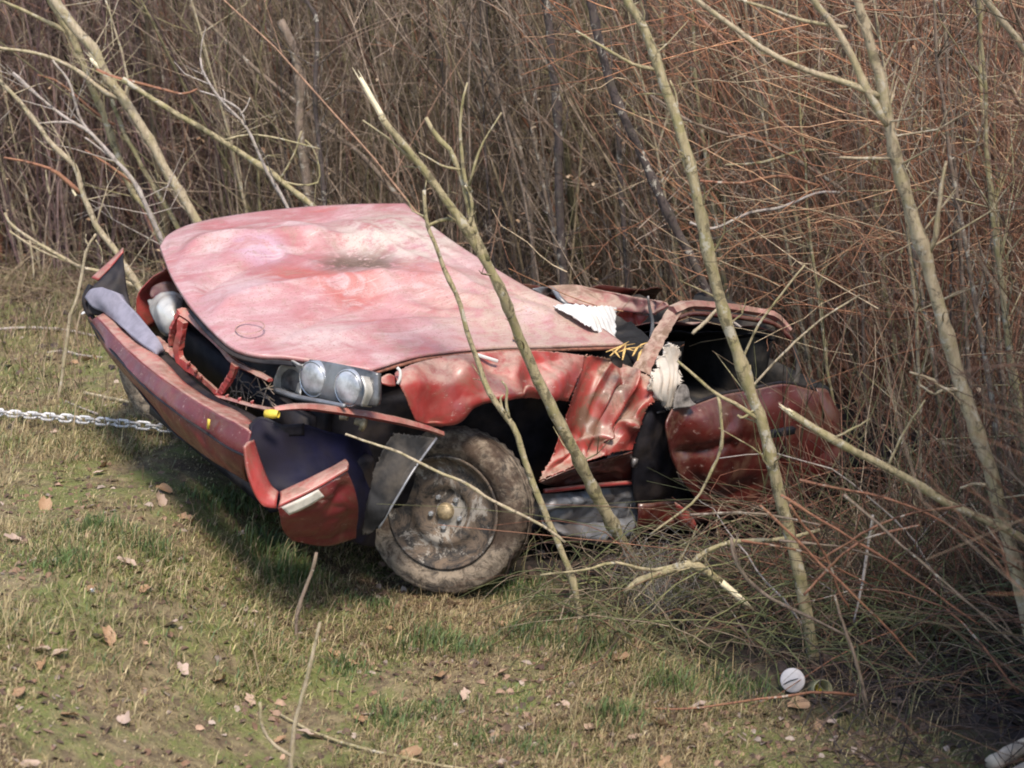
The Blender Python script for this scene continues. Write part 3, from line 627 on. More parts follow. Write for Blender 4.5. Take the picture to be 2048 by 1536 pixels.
# ---- bumper
BX = .86
led_in = [C(*a) for a in ((215, 623, 0, .74), (264, 675, 0, .78), (321, 717, 0, .80), (362, 759, 0, .81), (415, 796, 0, .82), (472, 823, 0, .82), (506, 846, 0, .82))]
led_out = [C(*a) for a in ((194, 634, 0, .80), (262, 706, 0, .86), (321, 755, 0, .89), (378, 793, 0, .90), (434, 827, 0, .91), (475, 848, 0, .91), (502, 864, 0, .90))]
fc1 = [C(*a) for a in ((186, 640, 0, .80), (236, 706, 0, .87), (290, 765, 0, .91), (352, 815, 0, .93), (410, 855, 0, .93), (462, 890, 0, .93), (494, 905, 0, .92))]
fc2 = [C(*a) for a in ((178, 634, 0, .78), (215, 700, 0, .86), (264, 752, 0, .90), (340, 838, 0, .92), (400, 884, 0, .92), (452, 916, 0, .92), (490, 934, 0, .91))]
fc3 = [C(*a) for a in ((176, 636, 0, .70), (220, 712, 0, .80), (275, 775, 0, .84), (345, 856, 0, .86), (404, 905, 0, .87), (456, 938, 0, .87), (496, 962, 0, .86))]
bumper = panel('bumper', net([led_out, fc1, fc2, fc3], 90, 40), M['paint_bumper_shaded'], th=.006, dent=.006, ds=7, seed=61, ridge=.008, rs=6)
strap('bumper_ledge', led_in, led_out, .006, M['paint'], bumper, n=44, dent=.006)
strap('bumper_beam', [p + np.array([-.06, 0, -.02]) for p in led_in[1:]], [p + np.array([-.015, 0, -.022]) for p in led_in[1:]], .012, M['black'], bumper, n=30)
rod('rubbing_strip', [p + np.array([.004, .002, -.012]) for p in fc1], .008, M['black'], bumper, 6, .5, n=50)
panel('valance', net([fc3, [p + np.array([-.05, 0, -.03]) for p in fc3], [p + np.array([-.14, 0, -.05]) for p in fc3]], 40, 12), M['black'], bumper, dent=.02, ds=8)
# broken corner: down-stroke, then the end wing sweeping up, with face below
o1 = [C(*a) for a in ((488, 893, 1, .18), (498, 958, 1, .22), (524, 1010, 1, .25), (552, 1017, 1, .27))]
i1 = [C(*a) for a in ((506, 880, 1, .12), (522, 930, 1, .16), (540, 970, 1, .19), (556, 985, 1, .21))]
mid = [(a + b) / 2 + np.array([.012, .016, .012]) for a, b in zip(crom(o1, 20), crom(i1, 20))]
panel('bumper_corner', net([o1, mid, i1], 26, 9), M['paint'], bumper, th=.01, dent=.005, ds=12)
o2 = [C(*a) for a in ((557, 1014, 1, .28), (620, 985, 1, .30), (696, 941, 1, .32))]
i2 = [C(*a) for a in ((560, 985, 1, .20), (620, 958, 1, .23), (692, 921, 1, .26))]
m2 = [(a + b) / 2 + np.array([.004, .016, .012]) for a, b in zip(crom(o2, 20), crom(i2, 20))]
panel('bumper_lip', net([i2, m2, o2], 26, 9), M['paint'], bumper, th=.01, dent=.004, ds=12)
f0 = [p + np.array([0, -.004, -.004]) for p in crom(o2, 12)]
f1 = [C(*a) for a in ((560, 1034, 1, .27), (640, 1006, 1, .30), (708, 975, 1, .31))]
f2 = [C(*a) for a in ((565, 1058, 1, .24), (640, 1050, 1, .28), (716, 1022, 1, .29))]
f3 = [C(*a) for a in ((584, 1080, 1, .18), (650, 1092, 1, .22), (712, 1076, 1, .24))]
panel('skirt', net([f0, f1, f2, f3], 50, 40), M['paint_bumper_shaded'], bumper, th=.006, dent=.006, ds=9, seed=66, ridge=.02, rs=6)
# worn white strip stuck on the end
sa = [C(*a) for a in ((563, 1015, 1, .315), (600, 998, 1, .325), (637, 979, 1, .335))]; sbb = [C(*a) for a in ((578, 1030, 1, .315), (612, 1015, 1, .325), (649, 993, 1, .335))]
strap('white_strip', sa, sbb, .004, M['sticker'], bumper, n=14)
# dark tub behind the broken corner
tb0 = [C(*a) for a in ((500, 852, 1, .02), (520, 836, 1, .0), (560, 852, 1, .05), (605, 848, 1, .05), (650, 862, 1, .05), (700, 872, 1, .04), (735, 880, 1, .0))]
tb1 = [C(*a) for a in ((498, 890, 1, .06), (525, 890, 1, .07), (570, 895, 1, .08), (620, 900, 1, .08), (660, 905, 1, .08), (710, 915, 1, .06), (745, 920, 1, .0))]
tb2 = [C(*a) for a in ((512, 940, 1, .10), (540, 945, 1, .11), (580, 950, 1, .13), (625, 945, 1, .14), (665, 940, 1, .14), (712, 950, 1, .10), (750, 960, 1, .03))]
tb3 = [C(*a) for a in ((535, 985, 1, .14), (560, 992, 1, .16), (590, 988, 1, .18), (632, 980, 1, .2), (680, 985, 1, .2), (722, 1010, 1, .12), (752, 1030, 1, .05))]
tb4 = [C(*a) for a in ((585, 1040, 1, .12), (600, 1050, 1, .13), (620, 1060, 1, .14), (650, 1070, 1, .15), (690, 1080, 1, .14), (725, 1090, 1, .10), (750, 1095, 1, .05))]
panel('bumper_tub', net([tb0, tb1, tb2, tb3, tb4], 60, 40), M['navy'], th=.006, dent=.014, ds=8, seed=71)
strap('torn_rim', [p + np.array([0, .008, .006]) for p in tb0[:4]], [p + np.array([0, .012, -.035]) for p in tb0[:4]], .006, M['black'], n=16, dent=.02)
# far end: rolled flap, lilac foam
a0 = [C(*a) for a in ((183, 556, 1, -1.62), (215, 527, 1, -1.62), (247, 496, 1, -1.62))]; a1 = [C(*a) for a in ((196, 561, 1, -1.58), (222, 534, 1, -1.58), (246, 504, 1, -1.58))]
strap('flap', a0, a1, .008, M['paint'], bumper, n=14)
b0 = [p + np.array([0, .004, -.004]) for p in crom(a1, 10)]; b1 = [C(*a) for a in ((186, 572, 1, -1.56), (222, 560, 1, -1.55), (247, 520, 1, -1.56))]; b2 = [C(*a) for a in ((176, 592, 1, -1.54), (222, 590, 1, -1.5), (254, 580, 1, -1.5))]; b3 = [C(*a) for a in ((176, 628, 1, -1.5), (225, 632, 1, -1.45), (262, 612, 1, -1.44))]
panel('flap_inside', net([b0, b1, b2, b3], 20, 20), M['black'], bumper, th=.006, dent=.012, ds=12)
g0 = [C(*a) for a in ((208, 580, 0, .74), (238, 587, 0, .73), (252, 604, 0, .72), (280, 634, 0, .73), (313, 678, 0, .75), (322, 706, 0, .76))]
g1 = [C(*a) for a in ((186, 582, 0, .76), (212, 606, 0, .76), (240, 632, 0, .76), (268, 662, 0, .77), (296, 688, 0, .785), (316, 708, 0, .79))]
g2_ = [C(*a) for a in ((174, 596, 0, .78), (190, 614, 0, .77), (214, 622, 0, .75), (262, 672, 0, .79), (292, 696, 0, .80), (312, 710, 0, .80))]
panel('foam_block', net([g0, g1, g2_], 34, 14), M['foam'], bumper, th=.03, dent=.006, ds=14)
rod('edge_seal', [C(*a) for a in ((182, 570, 1, -1.57), (170, 596, 1, -1.56), (174, 620, 1, -1.54), (188, 640, 1, -1.5))], .012, M['black'], bumper, n=12)
# yellow lamp bung, brass bulb holder, small yellow flecks
MB().lathe([(.001, .03), (.014, .028), (.016, .0), (.012, -.02)], C(546, 828, 1, .11), L, 14).build('bung', M['yellow'], car, off=BASE)
MB().lathe([(.001, .035), (.012, .032), (.013, .012), (.026, .010), (.028, -.006), (.012, -.012)], C(727, 848, 1, .08), L + 0.5 * np.array([1, 0, 1]), 18).build('bulb_holder', M['hub'], car, off=BASE)
MB().lathe([(.001, .02), (.010, .018), (.010, -.01)], C(690, 835, 1, .06), L, 12).build('bung', M['hub'], car, off=BASE)
MB().box(C(417, 848, 0, .945), (.003, .006, .018)).build('bung', M['yellow'], bumper, off=BASE)

# ---- arch liner hanging in front of the wheel
l0 = [C(*a) for a in ((786, 866, 1, .12), (822, 870, 1, .14), (872, 876, 1, .16))]
l1 = [C(*a) for a in ((752, 930, 1, .16), (788, 935, 1, .20), (826, 940, 1, .22))]
l2 = [C(*a) for a in ((736, 1000, 1, .18), (762, 1002, 1, .22), (790, 1000, 1, .24))]
l3 = [C(*a) for a in ((726, 1070, 1, .18), (742, 1066, 1, .21), (757, 1056, 1, .23))]
liner = panel('arch_liner', net([l0, l1, l2, l3], 40, 50), M['greyplastic'], th=.004, dent=.012, ds=8, seed=77, ridge=.03, rs=5, ragged=.003)
rod('liner_edge', [p[-1] + np.array([0, .003, 0]) for p in net([l0, l1, l2, l3], 5, 16)], .005, M['silver'], liner, 6)
MB().box(C(705, 985, 1, .05), (.07, .03, .14)).build('splash_shield', dk, car, off=BASE, bevel=.02)

# ---- wheels
def make_wheel(centre, nrm, label=None):
    n = np.array([nrm @ F, nrm @ L, nrm @ U]); n /= np.linalg.norm(n)
    wh = bpy.data.objects.new('wheel', None); COL.objects.link(wh); wh.parent = car
    c = np.array(centre); w = .105
    prof = []
    for r, h in ((.196, -.08), (.205, -.098), (.235, -w), (.265, -w), (.287, -.094), (.299, -.08), (.303, -.05), (.303, -.02), (.295, -.018), (.295, -.012), (.303, -.010), (.303, .010), (.295, .012), (.295, .018), (.303, .02), (.303, .05), (.299, .08), (.292, .090), (.283, .097), (.276, .098), (.272, .103), (.255, .107), (.236, .108), (.232, .106), (.228, .103), (.222, .100), (.214, .092), (.208, .075)):
        prof.append((r, h))
    seg = 96
    T = MB().lathe([(r * 1.05 if r > .21 else r, h) for r, h in prof], c, n, seg)
    V = np.array(T.v); d = V - c; h = d @ n; rad = d - h[:, None] * n; rl = np.linalg.norm(rad, axis=1)
    idx = np.arange(len(V)) % seg; blk = (idx % 2 == 0) & (rl > .308) & (np.abs(h) > .03)
    V = V - (rad / rl[:, None]) * (np.where(blk, .007, 0) + .003 * (vnoise(idx * .37, h * 60, 3) + .3))[:, None]
    o = obj('tyre', mesh('tyre', V - BASE, T.f, M['tyre'], True), wh)
    rp_ = [(r_ * 1.07, h_) for r_, h_ in [(.190, .060), (.200, .094), (.203, .099), (.198, .101), (.190, .094), (.184, .078), (.172, .060), (.150, .052), (.128, .056), (.118, .068), (.108, .072), (.085, .066), (.078, .052), (.040, .050), (.036, .058), (.001, .058)]]
    rim = MB().lathe(rp_, c, n, 64).build('rim', M['rim'], wh, off=BASE)
    MB().lathe([(.034, .055), (.032, .072), (.024, .080), (.001, .082)], c, n, 20).build('hub_cap', M['hub'], wh, off=BASE)
    e1 = np.cross(n, (0, 0, 1.0)); e1 /= np.linalg.norm(e1); e2 = np.cross(n, e1)
    for k in range(5):
        a = k * 2 * np.pi / 5 + .4
        MB().lathe([(.011, .048), (.011, .066), (.007, .070), (.001, .070)], c + .060 * (math.cos(a) * e1 + math.sin(a) * e2), n, 6).build('wheel_bolt', M['chrome'], wh, smooth=False, off=BASE)
    vent = MB()
    for k in range(10):
        a = k * 2 * np.pi / 10; vent.lathe([(.001, .002), (.011, .001), (.012, -.01)], c + .100 * (math.cos(a) * e1 + math.sin(a) * e2) + n * .072, n, 8)
    vent.build('vent_hole', M['black'], rim, off=BASE, kind='stuff') if False else None
    if label: wh['label'] = label
    return wh
make_wheel(w2car(at_z(901, 1018, .312)), np.array([-.27, -.95, .16]), 'front wheel turned out sideways, caked in mud')
fg = G(356, 862); make_wheel(w2car(fg + np.array([0.05, .08, .29])), np.array([-.35, -.93, .05]))
MB().box((.35, -.72, .02), (.28, .50, .02)).build('light_block', dk, car, off=BASE)  # added dark slab that blocks light under the bumper
MB().box((.25, -.72, .1), (.02, .6, .18)).build('cross_member', dk, car, off=BASE)
MB().tube([(-.02, -.1, .0), (-.1, -.4, .12), (-.2, -.7, .1)], .03, 8).build('axle_arm', dk, car, off=BASE)

# ---- things lying on or hanging from the car
def wobj(name, Gd_, mat, label, cat, th=.004, dent=0, ds=10, seed=0, group=None, fold=0):
    if fold:
        n = grid_normals(Gd_); q = Gd_[..., 0] * 26 + 1.2 * vnoise(Gd_[..., 2] * 12, Gd_[..., 0] * 9, seed); Gd_ = Gd_ + n * (fold * (.5 - np.abs((q % 1) * 2 - 1) + .8 * vnoise(q * .7, Gd_[..., 2] * 16, seed + 1)))[..., None]
        for sl in (np.s_[0, :], np.s_[-1, :], np.s_[:, 0], np.s_[:, -1]): Gd_[sl] += rng.normal(0, fold * .35, Gd_[sl].shape)
    Wd = O + Gd_[..., :1] * F + Gd_[..., 1:2] * L + Gd_[..., 2:] * U
    if dent:
        n = grid_normals(Wd); Wd = Wd + n * (dent * vnoise(Wd[..., 0] * ds + Wd[..., 1] * ds, Wd[..., 2] * ds * 1.5 + Wd[..., 1] * ds, seed))[..., None]
    o0 = Wd.reshape(-1, 3).mean(0)
    o = obj(name, mesh(name, Wd.reshape(-1, 3) - o0, grid_faces(*Wd.shape[:2]), mat)); o.location = o0
    s = o.modifiers.new('thickness', 'SOLIDIFY'); s.thickness = th; s.offset = 0
    return tag(o, label, cat, group)
wobj('cloth', net([CZ([(1100, 607, .655), (1150, 609, .66), (1195, 612, .64), (1232, 615, .60)], 0), CZ([(1122, 620, .66), (1165, 630, .65), (1200, 640, .62), (1231, 648, .57)], 0), CZ([(1150, 636, .64), (1180, 655, .62), (1205, 668, .59), (1230, 688, .55)], 0)], 40, 30), M['white'], 'clean white cloth lying flat behind the dusty bonnet', 'cloth', dent=.01, ds=12, fold=.006)
wobj('cloth', net([CY([(1332, 688, .02), (1345, 690, .0), (1352, 700, -.02)], 0), CY([(1312, 735, .06), (1338, 738, .07), (1358, 740, .03)], 0), CY([(1300, 762, .09), (1332, 768, .11), (1362, 765, .06)], 0), CY([(1305, 785, .10), (1326, 800, .12), (1348, 790, .08)], 0), CY([(1318, 800, .09), (1330, 812, .10), (1342, 815, .07)], 0)], 40, 60), M['cream'], 'cream fabric bunched up and hanging from the side window pillar', 'cloth', th=.003, dent=.01, ds=9, seed=3, fold=.016)
wobj('felt_scrap', net([CY([(1358, 768, .1), (1372, 770, .1), (1376, 785, .1)], 0), CY([(1346, 800, .11), (1366, 800, .12), (1386, 808, .11)], 0), CY([(1345, 818, .12), (1368, 815, .13), (1390, 812, .12)], 0)], 14, 16), plain('grey_felt', (.20, .18, .165), .9, scale=50), 'grey felt scrap on the front corner of the shaded red door', 'scrap', dent=.02, ds=20)
zc = C(976, 722, 2, .60)
w_ = MB().box((0, 0, 0), (.042, .006, .006)).build('trim_clip', M['white'], None, bevel=.003); w_.location = tuple(car2w(C(974, 722, 1, .0) + np.array([0, 0, .012])))
w_.rotation_euler = (0, math.radians(20), math.radians(12)); tag(w_, 'short white plastic strip lying on the red wing', 'trim clip')
sp = thing('splinter_bunch', 'bunch of bright orange wood splinters caught behind the bonnet corner', 'splinters', car2w(C(1250, 702, 2, .57)))
spl = [((1212, 704), (1270, 690)), ((1220, 712), (1258, 692)), ((1230, 706), (1288, 694)), ((1245, 720), (1252, 696)), ((1222, 700), (1240, 716)), ((1265, 712), (1280, 694)), ((1238, 700), (1268, 706)), ((1270, 700), (1296, 690)), ((1275, 722), (1284, 704))]
for a, b in spl:
    A_, B_ = car2w(C(*a, 2, .585)), car2w(C(*b, 2, .60)); B_ = B_ + np.array([0, 0, rng.uniform(0, .03)])
    MB().tube([A_, (A_ + B_) / 2 + np.array([0, 0, .006]), B_], [.003, .006, .0015], 5, flat=.5).build('splinter', M['orangewood'], sp, off=sp.location)

# ================================================================== SAPLINGS AND BROKEN STEMS traced one by one
def wpath(pts, y):
    """polyline through the photo's stem, each point at its distance y from the camera (own y as third value)"""
    out = []
    for i, p in enumerate(pts): out.append(W(p[0], p[1], p[2] if len(p) > 2 else y))
    return np.array(out)
def px_r(w, P): return w / FPX * ((P - camp) @ FW) * .5
def ext_ground(P):
    """carry the stem on from its last point down into the ground"""
    P = list(P); p = np.array(P[-1]); d = P[-1] - P[-2]; d = d / np.linalg.norm(d)
    if d[2] > -.25: d = np.array([d[0] * .4, d[1] * .4, -.9]); d /= np.linalg.norm(d)
    if p[2] <= gz(p[0], p[1]) - .02: return np.array(P)
    for _ in range(60):
        p = p + d * .06
        if p[2] < gz(p[0], p[1]) - .05: break
    P.append(p); return np.array(P)
def kink(P, amp):
    n = len(P); o = np.zeros_like(P)
    o[:, 0] = amp * np.cumsum(rng.normal(0, .35, n)); o[:, 1] = amp * np.cumsum(rng.normal(0, .35, n)); o -= np.linspace(0, 1, n)[:, None] * o[-1]
    return P + o
def knots(n): return 1 + .10 * rng.random(n) + .28 * (rng.random(n) < .12)
TWIG_MIN = 0.0011
def twig_mass(P, r, n, ln, spread=.8, up=.25, sub=2):
    """thin side shoots along a stem, one joined mesh"""
    P = np.asarray(P); T = np.gradient(P, axis=0); T /= np.linalg.norm(T, axis=1, keepdims=True) + 1e-9
    m = MB()
    for _ in range(n):
        i = rng.integers(0, len(P)); d = T[i] * rng.uniform(.3, .9) * (1 if T[i][2] > 0 else -1) + rng.normal(0, spread, 3) * np.array([1, .8, .5]) + np.array([0, 0, up]); d /= np.linalg.norm(d)
        l = ln * rng.uniform(.3, 1.0); q = P[i] + d * l * .5 + rng.normal(0, .03 * l / .3, 3); e = P[i] + d * l + np.array([0, 0, rng.uniform(0, .2) * l])
        rr = max(TWIG_MIN * 1.4, min(r * .35, .0035)); m.tube([P[i], q, e], [rr, rr * .8, rr * .4], 4, False)
        for _ in range(rng.integers(0, sub + 1)):
            d2 = d + rng.normal(0, .6, 3); d2 /= np.linalg.norm(d2); m.tube([q, q + d2 * l * .4], [rr * .6, rr * .35], 3, False)
    return m
def sapling(name, label, cat, mat, y, trunk, w, branches=(), broken=None, ground_end=True, twigs=0, tw_len=.35, group=None):
    P = wpath(trunk, y)
    if ground_end: P = ext_ground(P)
    base = P[-1]; root = thing(name, label, cat, base, group)
    n = max(12, int(np.linalg.norm(np.diff(P, axis=0), axis=1).sum() / .045))
    Q = kink(crom(P, n), .004); ws = np.atleast_1d(w)
    r = np.interp(np.linspace(0, 1, n), np.linspace(0, 1, len(ws)), ws)
    r = np.array([px_r(a, b) for a, b in zip(r, Q)]) * knots(n)
    MB().tube(Q, r, 9, True, 1.0, .06).build('trunk', M[mat], root, off=base)
    for br in branches:
        bp = wpath(br[0], br[2] if len(br) > 2 else y); m = max(8, int(np.linalg.norm(np.diff(bp, axis=0), axis=1).sum() / .04))
        bq = kink(crom(bp, m), .005); bw = np.interp(np.linspace(0, 1, m), [0, 1], br[1] if isinstance(br[1], tuple) else (br[1], br[1] * .5))
        MB().tube(bq, [px_r(a, b) for a, b in zip(bw, bq)] * knots(m), 7, True, 1, .06).build('branch', M[br[3] if len(br) > 3 else mat], root, off=base)
    if broken is not None:
        bp = wpath(broken[0], y); d = bp[-1] - bp[0]; rr = px_r(broken[1], bp[0]); q = crom(bp, 8)
        b = MB().tube(q, np.interp(np.linspace(0, 1, 8), [0, .7, 1], [rr * 1.05, rr * .95, rr * .35]), 7, True, .9, .15)
        dn = d / np.linalg.norm(d)
        for k in range(4):
            o_ = rng.normal(0, rr * .5, 3); b.tube([bp[0] + d * .4 + o_, bp[-1] + dn * rr * rng.uniform(0, 3) + o_], [rr * .35, rr * .05], 4)
        b.build('broken_end', M['splinter'], root, off=base)
    if twigs: twig_mass(Q[:int(n * .8)], r.mean(), twigs, tw_len).build('twigs', M[mat], root, off=base, kind='stuff')
    return root

sapling('sapling', 'tall pale forked sapling rising past the right of the wreck', 'sapling', 'bark_pale', 5.3,
        [(1700, -160), (1712, -60), (1716, 0), (1744, 110), (1764, 165), (1779, 240), (1796, 320), (1819, 400), (1844, 480), (1859, 515), (1869, 565), (1899, 665), (1928, 773), (1953, 846), (1983, 937), (2008, 1029), (2030, 1120), (2050, 1200), (2078, 1330)], (14, 22, 27, 28, 30),
        [([(1779, 250), (1734, 175), (1709, 120), (1669, 55), (1624, 0), (1590, -70)], (17, 11)), ([(1758, 192), (1689, 165), (1599, 135), (1524, 95), (1464, 50), (1394, 0), (1340, -50)], (13, 9)),
         ([(1861, 505), (1871, 480), (1879, 410), (1892, 322)], (11, 6)), ([(1789, 316), (1740, 317), (1679, 315)], (6, 5)), ([(1924, 778), (1884, 778), (1870, 762), (1819, 744)], (9, 4)), ([(1971, 970), (1945, 967), (1920, 976)], (8, 5)),
         ([(1694, 55), (1600, 40), (1540, 18), (1480, 0), (1420, -20)], (8, 5)), ([(1744, 110), (1735, 60), (1715, 0), (1690, -60)], (13, 8)), ([(1884, 778), (1868, 790), (1840, 770)], (6, 3))], twigs=26)
sapling('sapling', 'straight greenish sapling crossing the side window of the wreck', 'sapling', 'bark_green', 5.75,
        [(1225, -140), (1240, -60), (1254, 0), (1284, 45), (1319, 140), (1354, 240), (1384, 350), (1409, 475), (1439, 600), (1470, 700), (1493, 773), (1519, 839), (1541, 919), (1559, 992), (1577, 1065), (1596, 1138), (1610, 1211), (1624, 1300), (1634, 1372)], (15, 20, 22, 23, 25),
        [([(1519, 839), (1461, 800), (1434, 788), (1398, 757), (1355, 722)], (9, 5)), ([(1319, 140), (1270, 130), (1200, 90), (1152, 62)], (7, 4)), ([(1512, 815), (1482, 836), (1475, 830)], (6, 4)), ([(1434, 788), (1440, 830), (1443, 885), (1425, 940), (1390, 1000), (1300, 1070)], (7, 4)),
         ([(1354, 240), (1352, 200), (1340, 160)], (5, 3)), ([(1520, 845), (1500, 730)], (5, 3))], twigs=22, tw_len=.25)
sapling('sapling', 'snapped sapling with a long white broken tip leaning over the bonnet', 'sapling', 'bark_green', 6.2,
        [(762, 232, 5.95), (800, 280, 5.97), (840, 330, 6.0), (880, 385, 6.02), (920, 440, 6.04), (950, 490, 6.06), (975, 530, 6.08), (1005, 590, 6.1), (1030, 650, 6.15), (1055, 710, 6.18), (1075, 760, 6.2), (1105, 820, 6.22), (1140, 885, 6.25), (1170, 945, 6.3), (1205, 1010, 6.35), (1235, 1065, 6.4), (1258, 1110, 6.45)], (13, 17, 21, 23, 24),
        [([(975, 520), (948, 450), (930, 370), (900, 300), (870, 270), (852, 235)], (13, 8), 6.07), ([(945, 385), (935, 372), (925, 300), (922, 240), (935, 165)], (9, 4), 6.05), ([(938, 370), (950, 330), (970, 280), (1003, 225)], (6, 3), 6.05), ([(935, 452), (942, 440), (944, 400), (930, 370)], (7, 5), 6.05),
         ([(950, 465), (925, 445), (900, 438), (870, 445), (852, 455)], (10, 6), 6.06), ([(840, 330), (800, 300), (775, 275), (725, 240)], (6, 3), 6.0), ([(920, 340), (880, 330), (838, 305)], (5, 3), 6.02)], broken=([(766, 236), (748, 205), (720, 155)], 13), twigs=10, tw_len=.2)
sapling('sapling', 'thin crooked shoot arching in front of the red wing and wheel', 'sapling', 'bark_green', 6.0,
        [(848, 380), (851, 420), (857, 455), (869, 481), (885, 525), (900, 562), (919, 600), (929, 635), (937, 665), (956, 719), (965, 750), (975, 775), (1000, 815), (1031, 856), (1040, 880), (1060, 940), (1078, 990), (1100, 1045), (1125, 1100), (1142, 1150), (1150, 1185)], (7, 9, 12, 13, 12),
        [([(1018, 835), (1012, 800), (1014, 775), (1003, 762)], (7, 4)), ([(1010, 825), (1000, 800), (1006, 790)], (5, 3))], twigs=4, tw_len=.15)
# the cluster behind the bumper, left
sapling('sapling', 'thick leaning trunk with a split white scar above the bonnet', 'sapling', 'bark_pale', 9.6,
        [(85, -90), (98, -30), (109, 0), (152, 58), (193, 102), (208, 142), (249, 198), (274, 236), (305, 287), (340, 350), (366, 390), (395, 440), (430, 500)], (20, 20, 17, 18, 18),
        [([(249, 198), (218, 190), (178, 157), (137, 129), (76, 107), (0, 96), (-50, 90)], (9, 5)), ([(245, 200), (256, 162), (241, 89), (211, 0)], (6, 3)), ([(193, 140), (230, 155), (262, 162), (330, 180), (368, 188), (395, 178)], (8, 4), 9.5, 'bark_red')], broken=([(207, 140), (196, 130), (180, 116)], 15), twigs=20, tw_len=.5)
sapling('sapling', 'long grey green leaning stem passing left of the split trunk', 'sapling', 'bark_green', 9.8,
        [(70, -80), (102, 0), (142, 69), (163, 117), (183, 175), (208, 229), (229, 292), (244, 330), (268, 386), (302, 426), (325, 480), (360, 560)], (13, 13, 12, 14, 15),
        [([(150, 71), (122, 58), (71, 33), (22, 10), (-30, -10)], (9, 5)), ([(229, 250), (190, 225), (150, 190), (110, 160), (75, 150)], (6, 3), 9.8, 'bark_red')], twigs=18, tw_len=.5)
sapling('sapling', 'slim mossy stem standing between the leaning trunks', 'sapling', 'bark_green', 9.7,
        [(225, 205), (240, 240), (254, 272), (270, 300), (284, 330), (315, 381), (355, 450), (395, 530)], (8, 9, 11, 12), [], broken=([(228, 212), (224, 195)], 7), twigs=6)
sapling('sapling', 'pale forked stem meeting the trunks at the bonnet corner', 'sapling', 'bark_grey', 9.4,
        [(25, 145), (38, 157), (84, 200), (142, 244), (173, 259), (198, 284), (229, 320), (264, 360), (290, 410), (318, 470), (345, 540)], (5, 7, 9, 11, 12),
        [([(198, 284), (165, 245), (150, 200), (140, 165), (105, 120)], (7, 4)), ([(150, 246), (120, 244), (75, 247)], (5, 3)), ([(229, 320), (205, 300), (170, 275)], (5, 3)), ([(264, 365), (225, 335), (170, 300)], (6, 3), 9.4, 'bark_red')], twigs=16, tw_len=.5)
sapling('sapling', 'pale crooked stem behind the upturned bumper end', 'sapling', 'bark_pale', 9.2,
        [(-40, 120), (0, 162), (25, 188), (68, 241), (102, 287), (132, 315), (152, 335), (158, 360), (167, 392), (181, 422), (194, 453), (229, 499), (262, 550), (300, 610)], (7, 9, 11, 13, 14),
        [([(160, 385), (150, 375), (105, 340), (60, 325), (8, 315)], (8, 4), 9.2, 'bark_red'), ([(102, 390), (95, 370), (92, 335)], (5, 3))], broken=([(152, 392), (144, 378)], 6), twigs=12, tw_len=.4)
sapling('broken_stem', 'long straight green stem leaning diagonally down to the bonnet', 'broken stem', 'bark_green', 8.9,
        [(245, 158), (267, 173), (310, 201), (350, 226), (397, 254), (444, 282), (490, 312), (540, 345), (580, 376), (625, 412), (680, 455)], (10, 11, 12, 14),
        [([(444, 282), (480, 272), (520, 270), (580, 282), (640, 298)], (5, 3)), ([(560, 358), (590, 300), (603, 262)], (5, 3)), ([(560, 360), (600, 370), (640, 362), (628, 300), (610, 280)], (4, 3))], twigs=6)
sapling('sapling', 'grey forked twiggy stem rising out behind the bonnet edge', 'sapling', 'bark_grey', 8.7,
        [(400, 115), (404, 140), (430, 185), (460, 220), (478, 235), (500, 265), (515, 300), (530, 335), (545, 360), (565, 395), (582, 430)], (4, 6, 8, 11, 14),
        [([(490, 250), (482, 222), (440, 195), (400, 182)], (5, 3)), ([(482, 230), (495, 210), (500, 195)], (4, 2)), ([(450, 205), (450, 190), (445, 180)], (4, 2))], twigs=8)
sapling('bramble_shoot', 'long low bramble shoot curving behind the bumper end', 'bramble', 'bark_pale', 9.3,
        [(8, 425), (20, 448), (42, 465), (81, 490), (133, 520), (165, 536), (193, 541), (240, 560)], (5, 7, 9, 9), [([(60, 480), (64, 510), (68, 560)], (4, 3)), ([(20, 462), (60, 490), (100, 510), (133, 522)], (4, 4))], twigs=8, tw_len=.25)
sapling('dry_stalk', 'pale upright twig just left of the upturned bumper end', 'twig', 'bark_pale', 7.9,
        [(192, 468), (177, 492), (170, 515), (166, 540), (160, 570), (154, 600), (143, 625), (138, 660)], (5, 7, 7, 6), [([(177, 490), (172, 480), (172, 468)], (4, 2)), ([(190, 480), (202, 500), (204, 530)], (3, 2))])
# right hand side
sapling('broken_stem', 'green stem with yellow nodes snapped off beside the shaded red door', 'broken stem', 'bark_green', 5.15,
        [(1580, 826), (1610, 846), (1640, 864), (1665, 879), (1720, 908), (1775, 937), (1830, 968), (1884, 1003), (1940, 1028), (2001, 1054), (2048, 1080), (2110, 1115), (2200, 1190)], (13, 15, 13, 13, 13), [([(1664, 878), (1700, 860), (1740, 838)], (5, 3)), ([(1775, 937), (1800, 880), (1850, 800)], (6, 3))], broken=([(1586, 829), (1572, 818)], 12))
sapling('broken_stem', 'bent green branch with a bright cream snapped end near the ground', 'broken stem', 'bark_green', 5.9,
        [(1442, 1164), (1412, 1142), (1395, 1134), (1380, 1129), (1345, 1138), (1310, 1151), (1275, 1162), (1250, 1185)], (15, 16, 17, 14, 10), [([(1380, 1129), (1398, 1112), (1421, 1099), (1458, 1085), (1560, 1078), (1640, 1060)], (10, 7)), ([(1360, 1130), (1300, 1140), (1230, 1125), (1170, 1140), (1080, 1150)], (7, 4))], broken=([(1438, 1161), (1470, 1188), (1500, 1213)], 15), ground_end=False, twigs=10, tw_len=.2)
